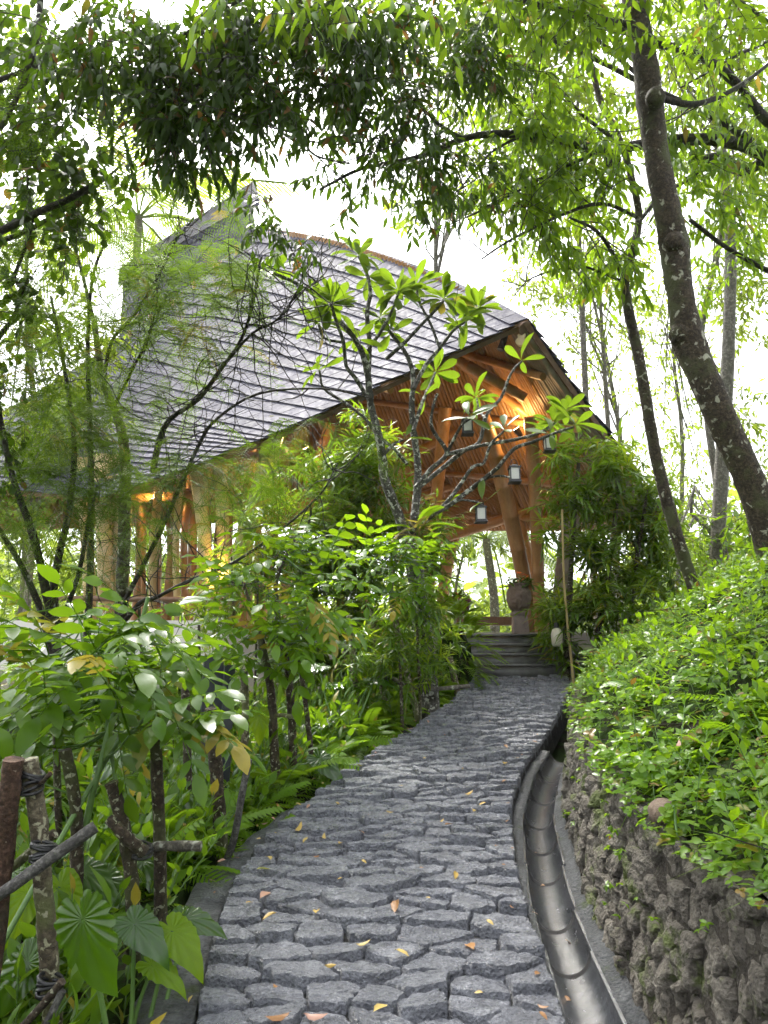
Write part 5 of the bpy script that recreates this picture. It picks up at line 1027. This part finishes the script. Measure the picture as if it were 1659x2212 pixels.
m = MB(); sprigs(m, cloud([(1310, 570, 75, 55, 7.3, .3, 42), (1230, 470, 90, 60, 7.0, .4, 40), (1180, 380, 100, 70, 7.0, .5, 46), (1300, 400, 80, 70, 7.4, .4, 42), (1250, 260, 130, 90, 7.3, .5, 70), (1120, 180, 110, 90, 7.0, .5, 56), (1480, 420, 80, 90, 7.8, .4, 44), (1540, 560, 80, 60, 8, .4, 16), (1150, 300, 80, 60, 7, .4, 36)], -.12), LONG, .36, 9, .14, .75, 1.0, .003); tag(m.build('crown', [M['light_leaf'], M['twig']], o2), kind='stuff')
# overhanging tree: trunk outside the frame on the right, long limbs reach across the top
t3 = to_ground(PL([(2000, -300, 8.6), (1990, 100, 8.5), (1985, 500, 8.4), (2000, 900, 8.3), (2010, 1150, 8.3)]), .1)
o3 = thing('overhanging_tree', 'dark-leaved tree whose long limbs reach across the top of the picture', 'tree', base_of(t3)); m = MB(); limb(m, t3, .18, .26, 12, 5, .03); m.build('trunk', M['dark_bark'], o3)
lim = [([(1985, 480, 8.4), (1800, 430, 8.3), (1659, 340, 8.2), (1590, 310, 8.1), (1500, 300, 8.0), (1400, 310, 7.8), (1300, 325, 7.5), (1225, 305, 7.2), (1130, 292, 6.9), (1060, 290, 6.7), (1000, 300, 6.5), (900, 340, 6.2), (780, 365, 6.0), (690, 410, 5.9)], .085, .010), ([(1800, 430, 8.3), (1659, 335, 8.2), (1600, 290, 8.1), (1520, 240, 8.0), (1425, 200, 7.9), (1330, 150, 7.6), (1200, 90, 7.2), (1050, 40, 6.8)], .06, .014),
       ([(1985, 300, 8.4), (1750, 300, 8.0), (1659, 262, 7.8), (1590, 180, 7.6), (1510, 120, 7.4), (1410, 90, 7.2), (1290, 40, 7.0), (1150, 5, 6.6), (950, -40, 6.0), (750, -60, 5.6), (560, -20, 5.3), (420, 60, 5.2), (330, 140, 5.1)], .06, .012), ([(1300, 325, 7.5), (1180, 380, 7.2), (1060, 445, 6.9), (960, 490, 6.7)], .022, .006), ([(1000, 300, 6.5), (950, 270, 6.3), (880, 200, 6), (830, 140, 5.8)], .02, .006),
       ([(690, -50, 5.5), (662, 30, 5.4), (652, 120, 5.4), (640, 220, 5.4), (655, 290, 5.4), (680, 335, 5.4), (760, 355, 5.5)], .016, .006), ([(750, -60, 5.6), (650, 40, 5.4), (560, 80, 5.3), (480, 130, 5.2), (400, 220, 5.2), (340, 300, 5.2)], .018, .006), ([(560, 80, 5.3), (500, 70, 5.3), (420, 75, 5.2), (300, 120, 5.2), (200, 190, 5.2), (120, 290, 5.2)], .014, .005), ([(1659, 345, 8.3), (1600, 370, 8.3), (1560, 340, 8.3), (1510, 345, 8.4)], .06, .05),
       ([(2000, 700, 8.4), (1800, 660, 8.2), (1659, 585, 8.0), (1570, 535, 7.8), (1490, 475, 7.6)], .035, .02), ([(1590, 180, 7.6), (1560, 100, 7.6), (1520, 0, 7.6), (1500, -80, 7.6)], .02, .012), ([(1659, 90, 7.8), (1590, 120, 7.7), (1540, 150, 7.7), (1470, 190, 7.7)], .02, .01), ([(1130, 292, 6.9), (1060, 330, 6.7), (1000, 400, 6.5), (960, 440, 6.4)], .014, .005)]
hs = branches(o3, M['dark_bark'], [(PL(pl), a, b) for pl, a, b in lim], 8, 4, .04)
m = MB(); tw = twigs(m, hs[:8] + hs[12:], 120, .9, .006, .6, -.1); tag(m.build('twigs', M['twig'], o3), kind='stuff')
dk = [(300, 110, 150, 110, 5.3, .5, 90), (470, 170, 160, 150, 5.4, .6, 165), (640, 100, 170, 130, 5.5, .6, 150), (820, 110, 160, 120, 5.8, .6, 130), (980, 110, 130, 120, 6.1, .5, 70), (430, 310, 90, 70, 5.3, .4, 38), (560, 30, 300, 60, 5.4, .6, 90), (900, 250, 110, 80, 6.1, .5, 46), (890, 360, 110, 55, 6.1, .4, 34), (770, 250, 80, 50, 5.8, .5, 22), (1010, 370, 80, 50, 6.5, .4, 24), (330, 240, 90, 80, 5.2, .4, 36), (540, 270, 70, 70, 5.4, .4, 26), (572, 470, 35, 55, 5.9, .2, 14), (640, 540, 40, 35, 6.0, .2, 8), (900, -120, 600, 90, 5.6, .8, 70), (1080, 60, 100, 110, 6.4, .5, 44), (960, 440, 80, 25, 6.5, .3, 10), (200, 60, 120, 90, 5.1, .4, 34), (740, 390, 70, 25, 6.0, .3, 8)]
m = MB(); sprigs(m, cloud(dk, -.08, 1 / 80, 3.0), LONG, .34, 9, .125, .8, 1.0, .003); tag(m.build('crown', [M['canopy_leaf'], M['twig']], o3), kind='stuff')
m = MB(); sprigs(m, cloud([(720, 20, 60, 40, 4.6, .2, 5), (960, 10, 60, 40, 4.8, .2, 5), (1560, 230, 110, 140, 8.0, .5, 70), (1610, 430, 70, 110, 8.2, .4, 50), (1440, 260, 60, 60, 8, .3, 24), (1100, 420, 100, 60, 7.0, .4, 36), (560, -10, 200, 30, 4.7, .2, 14)], -.3), LONG, .36, 7, .165, .9, .8, .003); tag(m.build('bright_sprays', [M['light_leaf'], M['twig']], o3), kind='stuff')
# feathery-leaved tree at the left
o4b = to_ground(PL([(203, 690, 7.4), (212, 760, 7.4), (224, 830, 7.4), (246, 880, 7.4), (263, 935, 7.4), (270, 1000, 7.4), (268, 1150, 7.4), (262, 1300, 7.4), (258, 1420, 7.4)]), .1)
o4 = thing('feathery_tree', 'small tree with feathery leaves and tangled dark twigs in front of the slate roof', 'tree', base_of(o4b)); m = MB(); h0 = limb(m, o4b, .028, .075, 9, 5, .06); m.build('trunk', M['trunk_bark'], o4)
fl = [([(190, 1340, 7.0), (196, 1190, 7.0), (196, 1000, 7.0), (192, 850, 7.0), (190, 730, 7.0), (202, 590, 7.0), (240, 500, 6.9)], .04, .010), ([(330, 1020, 7.2), (345, 950, 7.1), (368, 905, 7.0), (430, 860, 6.9), (482, 790, 6.8), (520, 735, 6.8), (545, 660, 6.8), (565, 555, 6.8)], .032, .010), ([(482, 790, 6.8), (545, 720, 6.6), (600, 690, 6.5), (640, 640, 6.5), (700, 600, 6.4)], .014, .005), ([(260, 1330, 7.3), (300, 1240, 7.2), (350, 1140, 7.0), (385, 1060, 6.9), (430, 960, 6.8), (468, 905, 6.7), (560, 850, 6.6), (700, 840, 6.5), (800, 860, 6.4)], .03, .006), ([(270, 1340, 7.3), (340, 1290, 7.1), (420, 1250, 6.9), (505, 1215, 6.8), (600, 1150, 6.7), (690, 1070, 6.6), (730, 1000, 6.6)], .026, .006),
      ([(224, 830, 7.4), (240, 740, 7.2), (290, 680, 7.1), (340, 600, 7.0), (380, 520, 7.0), (420, 470, 6.9)], .02, .006), ([(246, 880, 7.4), (290, 790, 7.3), (320, 730, 7.2), (340, 640, 7.1), (330, 560, 7.1)], .018, .005), ([(203, 700, 7.4), (180, 600, 7.3), (150, 500, 7.2), (120, 430, 7.1), (40, 380, 7)], .022, .008), ([(120, 1400, 6.4), (100, 1280, 6.4), (70, 1150, 6.3), (30, 1040, 6.2), (0, 900, 6.1), (-30, 700, 6)], .05, .016), ([(120, 1400, 6.4), (118, 1250, 6.5), (150, 1100, 6.6), (160, 950, 6.7), (140, 800, 6.7), (110, 640, 6.7)], .045, .012), ([(110, 1400, 6.4), (60, 1250, 6.2), (-10, 1130, 6)], .04, .02), ([(120, 1390, 6.4), (170, 1240, 6.5), (190, 1130, 6.6), (210, 1050, 6.7)], .03, .012), ([(0, 500, 5.6), (90, 455, 5.6), (150, 430, 5.6), (200, 400, 5.7)], .03, .022), ([(-20, 180, 5.4), (60, 150, 5.4), (150, 120, 5.4)], .02, .008), ([(90, -30, 5.3), (80, 80, 5.3), (40, 200, 5.4), (0, 280, 5.4)], .025, .018), ([(30, 600, 6), (70, 480, 5.9), (60, 380, 5.9), (110, 280, 5.8)], .016, .006)]
hs = branches(o4, M['dark_bark'], [(to_ground(PL(pl[::-1]))[::-1] if pl[0][1] > 1320 else PL(pl), a, b) for pl, a, b in fl], 7, 4, .06)
m = MB(); tw = twigs(m, hs[1:7] + hs[:1], 190, .95, .0068, .7, .12, 0, 7, .25); tw2 = twigs(m, tw, 240, .5, .0036, .8, .0, 0, 5, .3); tag(m.build('twigs', M['twig'], o4), kind='stuff')
BIP = bipinnate_t(9, 6); BIP2 = bipinnate_t(8, 6, .7)
fe = [(60, 560, 100, 110, 6.3, .5, 54), (60, 760, 100, 120, 6.2, .5, 66), (100, 930, 130, 110, 6.2, .5, 74), (60, 1080, 90, 90, 6.1, .4, 44), (200, 1050, 120, 70, 6.6, .4, 34), (330, 990, 130, 50, 6.7, .4, 44), (480, 1000, 120, 40, 6.7, .4, 32), (180, 900, 130, 110, 6.5, .4, 44), (120, 680, 130, 110, 6.6, .4, 44), (280, 1060, 130, 60, 6.5, .4, 30), (600, 980, 90, 40, 6.6, .4, 20), (380, 1110, 140, 70, 6.8, .4, 34), (560, 1080, 110, 70, 6.7, .4, 24), (700, 930, 90, 50, 6.5, .3, 18), (480, 520, 80, 50, 6.6, .3, 18), (330, 640, 120, 80, 7.0, .4, 46), (240, 560, 100, 80, 7.0, .4, 38), (450, 600, 120, 70, 6.9, .4, 36), (380, 530, 90, 50, 6.9, .3, 22), (200, 800, 90, 100, 7.0, .4, 26), (420, 760, 130, 90, 7.0, .4, 30), (550, 640, 80, 80, 6.8, .3, 18), (300, 850, 110, 90, 7.0, .4, 22), (150, 350, 130, 90, 5.8, .4, 20), (60, 210, 80, 90, 5.5, .4, 16), (250, 1200, 140, 70, 6.6, .4, 24), (100, 1200, 110, 70, 6.3, .4, 24), (400, 700, 60, 40, 6.7, .2, 10)]
pos = cloud(fe, -.3); n = len(pos); m = MB(); d = nrm(rdir(n) * np.array([1, .8, .35]) + np.array([0, -.1, -.12])); k = rng.random(n) < .6; rt = frames(d, nrm(np.array([0, 0, 1.0]) + rdir(n) * .4)); sz = rng.uniform(.30, .52, n); m.inst(BIP, pos[k], rt[k], sz[k], rng.random(k.sum())); m.inst(BIP2, pos[~k], rt[~k], sz[~k], rng.random((~k).sum())); print('fronds', n)
tag(m.build('crown', M['feather_leaf'], o4), kind='stuff')
# round-leaved tree behind at the upper left
o5b = to_ground(PL([(-60, -100, 6.0), (-80, 400, 6.2), (-70, 900, 6.4), (-40, 1300, 6.6)])); o5 = thing('round_leaved_tree', 'dark tree with rounder leaves at the upper left edge', 'tree', base_of(o5b)); m = MB(); limb(m, o5b, .09, .15, 10, 5, .04); m.build('trunk', M['dark_bark'], o5)
hs = branches(o5, M['dark_bark'], [(PL(pl), .03, .008) for pl in ([(-75, 300, 6.2), (0, 230, 6.1), (90, 150, 6.0), (180, 110, 5.9)], [(-80, 500, 6.2), (0, 520, 6.2), (110, 470, 6.2), (210, 400, 6.1), (270, 350, 6)], [(-70, 800, 6.3), (20, 700, 6.2), (60, 600, 6.1)])]); m = MB(); twigs(m, hs, 30, .8, .006); tag(m.build('twigs', M['dark_bark'], o5), kind='stuff')
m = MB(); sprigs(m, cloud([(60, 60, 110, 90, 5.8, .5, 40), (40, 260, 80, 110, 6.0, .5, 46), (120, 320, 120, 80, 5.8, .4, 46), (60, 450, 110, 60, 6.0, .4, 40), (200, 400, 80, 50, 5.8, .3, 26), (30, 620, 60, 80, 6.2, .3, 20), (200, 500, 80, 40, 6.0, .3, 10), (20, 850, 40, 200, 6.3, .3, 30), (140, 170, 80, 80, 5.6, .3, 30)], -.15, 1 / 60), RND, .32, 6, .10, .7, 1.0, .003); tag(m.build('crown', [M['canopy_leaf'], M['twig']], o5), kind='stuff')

# ------------------------------------------------------------------ background trees
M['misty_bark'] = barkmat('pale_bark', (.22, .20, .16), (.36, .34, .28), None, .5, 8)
def far_tree(label, px, d, tops, ells, mat='far_leaf', r=.075, size=.16, thr=-.05, lean=0, name='forest_tree', bark='misty_bark', k=8, L=.5, tm=SMALL, branches=14):
    base = P(px, 1400, d); base[2] = hgt(base[0], base[1]); o = thing(name, label, 'tree', base, 'trees behind the bank and the pavilion'); top = P(tops[0], tops[1], d); mid = (base + top) / 2 + [rng.normal() * .25, 0, 0]
    m = MB(); h = limb(m, np.array([top, mid + (top - mid) * .5 + [rng.normal() * .1, 0, 0], mid, base - [0, 0, .2]]), r * .35, r, 8, 6, .04); m.build('trunk', M[bark], o)
    pos = cloud(ells, thr, 1 / 70, px * .01); m = MB()
    for p in pos[rng.permutation(len(pos))[:branches]]:
        j = int(rng.uniform(0, .6) * len(h)); a = h[j]; m.tube(smooth([a, (a + p) / 2 + [0, 0, -.15 * abs(p[0] - a[0])], p], 4), np.linspace(r * .3, r * .08, 9), 5, 0, 0, False)
    tag(m.build('branches', M[bark], o), kind='stuff'); m = MB(); sprigs(m, pos, tm, L, k, size, .35, 1.0, .004, 0, 1); tag(m.build('crown', [M[mat], M['twig']], o), kind='stuff'); return o
far_tree('pale yellow-green tree filling the sky left of the leaning trunk', 1290, 15, (1250, 60), [(1180, 120, 130, 110, 15, 1, 150), (1290, 260, 110, 110, 15, 1, 120), (1120, 320, 120, 80, 14.5, 1, 100), (1230, 420, 110, 70, 14.5, 1, 80), (1180, 30, 150, 60, 15, 1, 90)], size=.20)
far_tree('slender pale trunk with thin lime leaves right of the roof tip', 1345, 17, (1290, 480), [(1200, 560, 120, 70, 17, 1, 80), (1270, 650, 100, 70, 17, 1, 70), (1180, 640, 70, 50, 17, 1, 36), (1300, 560, 70, 60, 17, 1, 40), (1240, 760, 60, 50, 17, 1, 30)], size=.17)
far_tree('slender straight trunk just right of the pavilion edge', 1310, 19, (1275, 620), [(1330, 720, 90, 60, 19, 1, 40), (1260, 600, 60, 50, 19, 1, 30), (1330, 830, 60, 50, 19, 1, 24)], r=.09, size=.17)
far_tree('airy tree in the gap between the two right-hand trunks', 1450, 20, (1440, 560), [(1430, 700, 80, 80, 20, 1.5, 50), (1450, 850, 90, 80, 20, 1.5, 60), (1400, 600, 70, 60, 20, 1.5, 40), (1440, 980, 90, 60, 20, 1.5, 60), (1470, 1080, 90, 60, 20, 1.5, 60)], size=.19)
far_tree('pale branching tree at the right edge behind the leaning trunk', 1600, 14, (1560, 250), [(1600, 480, 80, 110, 14, 1, 90), (1560, 620, 70, 80, 14, 1, 56), (1630, 660, 60, 90, 14, 1, 56), (1560, 330, 90, 80, 14, 1, 70), (1630, 850, 60, 80, 14, 1, 36)], size=.16)
far_tree('grey straight trunk with bright foliage in the upper right corner', 1560, 11, (1530, -120), [(1530, 40, 140, 100, 11, 1, 120), (1620, 180, 80, 120, 11, 1, 80), (1480, 180, 70, 100, 11, 1, 60), (1560, 350, 110, 80, 11, 1, 60)], size=.15, r=.11)
far_tree('thin multi-stemmed tree low at the far right', 1560, 17, (1570, 560), [(1520, 780, 70, 70, 17, 1, 36), (1620, 960, 60, 80, 17, 1, 40), (1540, 1050, 110, 60, 16, 1, 60)], r=.06, size=.16)
far_tree('broad pale tree behind the upper canopy at the top centre', 900, 16, (950, 60), [(940, 60, 160, 90, 16, 1, 100), (1050, 180, 110, 90, 16, 1, 90), (1010, 420, 120, 40, 15, 1, 46), (900, 450, 80, 30, 15, 1, 16)], size=.2, thr=0)
far_tree('bright tree seen beyond the feathery tree at the left edge', 60, 14, (60, 420), [(60, 600, 120, 130, 14, 1, 110), (160, 760, 110, 110, 14, 1, 100), (60, 900, 120, 120, 14, 1, 120), (180, 980, 90, 70, 14, 1, 50), (40, 1080, 100, 70, 14, 1, 50), (30, 150, 130, 140, 13, 1, 70)], size=.2)
far_tree('bright tree seen under the left end of the pavilion roof', 250, 24, (250, 1030), [(200, 1150, 130, 80, 24, 1.5, 110), (360, 1160, 110, 80, 24, 1.5, 90), (120, 1260, 130, 60, 24, 1.5, 90), (300, 1260, 150, 50, 24, 1.5, 90), (20, 1200, 80, 80, 24, 1.5, 60)], size=.28)
far_tree('pale tree seen through the opening behind the columns', 1000, 26, (1010, 1080), [(1040, 1150, 90, 50, 26, 1.5, 46), (960, 1160, 60, 40, 26, 1.5, 26), (1130, 1150, 50, 60, 26, 1.5, 26), (1180, 1220, 60, 60, 26, 1.5, 30), (1000, 1330, 120, 40, 27, 1.5, 60), (1120, 1330, 120, 40, 27, 1.5, 60), (700, 1250, 150, 100, 25, 1.5, 140)], size=.28)
far_tree('dense shrubby tree on the crest of the right bank', 1500, 12, (1500, 1050), [(1500, 1130, 100, 50, 12, 1, 50), (1400, 1230, 70, 50, 11, 1, 36), (1580, 1180, 80, 50, 11, 1, 46), (1640, 1130, 60, 70, 9, .5, 36)], size=.15, r=.05, mat='light_leaf')
# palms
def palm(label, px, py, d, n, L, spread=1.0):
    c = P(px, py, d); base = c.copy(); base[2] = hgt(c[0], c[1]); o = thing('coconut_palm', label, 'palm', base, 'palms behind the pavilion'); m = MB(); m.tube(smooth([c, (c + base) / 2 + [.2, 0, 0], base], 6), np.linspace(.12, .18, 13), 9, 0, 0, True, .03); m.build('trunk', M['grey_bark'], o)
    lf = leaf_t(.045, ((0, .7), (.3, 1), (1, 0)), .1, .25); y = lambda t: np.array([0, t, .25 * t - .75 * t * t]); parts = []
    for i in range(6): a, b = y(i / 6), y((i + 1) / 6); parts.append((STICK, fr1(b - a), a, np.array([.010, np.linalg.norm(b - a), .010])))
    for i in range(34):
        t = .14 + .86 * i / 33; tn = nrm(y(t + .01) - y(t))
        for sd in (-1, 1): parts.append((lf, fr1(tn * .6 + np.array([sd * .8, 0, -.30])), y(t), .34 * math.sin(math.pi * (.25 + .65 * (1 - t))) + .05))
    me = tmesh('frond', merge(parts), M['far_leaf'])
    for i in range(n): a = i * 2.4; e = .9 - 1.1 * i / n; inst_obj('frond', me, o, c, fr1((math.cos(a), math.sin(a) * spread, e)), L * rng.uniform(.85, 1.1))
palm('palm with drooping fronds seen through the opening at the end of the path', 1050, 1165, 24, 14, 3.6); palm('palm behind the upper roof at the left', 300, 470, 24, 13, 4.2); palm('palm beyond the left end of the pavilion', 60, 1120, 22, 12, 3.4)

# wooded hillside far behind: reads as one mass of foliage
hl = MB(); n = 5200; x = rng.uniform(-45, 55, n); y = rng.uniform(42, 62, n); hz = np.interp(x, [-45, -10, 0, 12, 25, 55], [13, 10, 8.5, 9.5, 15, 17]) + 1.5 * np.array([noise.noise(Vector((a * .13, 0, 0))) for a in x]); z = zp(y) + hz * rng.random(n) ** .7 - .5
sprigs(hl, np.stack([x, y, z], -1), RND, 1.6, 7, .85, .3, 1.0, 0); tag(hl.build('distant_forest', [M['far_leaf'], M['twig']]), 'pale wooded hillside fading into the mist behind the pavilion', 'forest', kind='stuff')
# misty air over the whole place
hz = MB(); hz.box([0, 30, 12], [140, 90, 40]); t = NT('mist'); v = t.n('VolumePrincipled', Density=.0007, Anisotropy=.2); v.inputs['Color'].default_value = (.96, .98, 1, 1); t.l(v.outputs[0], t.out.inputs['Volume'])
tag(hz.build('haze', t.m, sm=False), 'thin pale mist in the air', 'haze', kind='stuff')
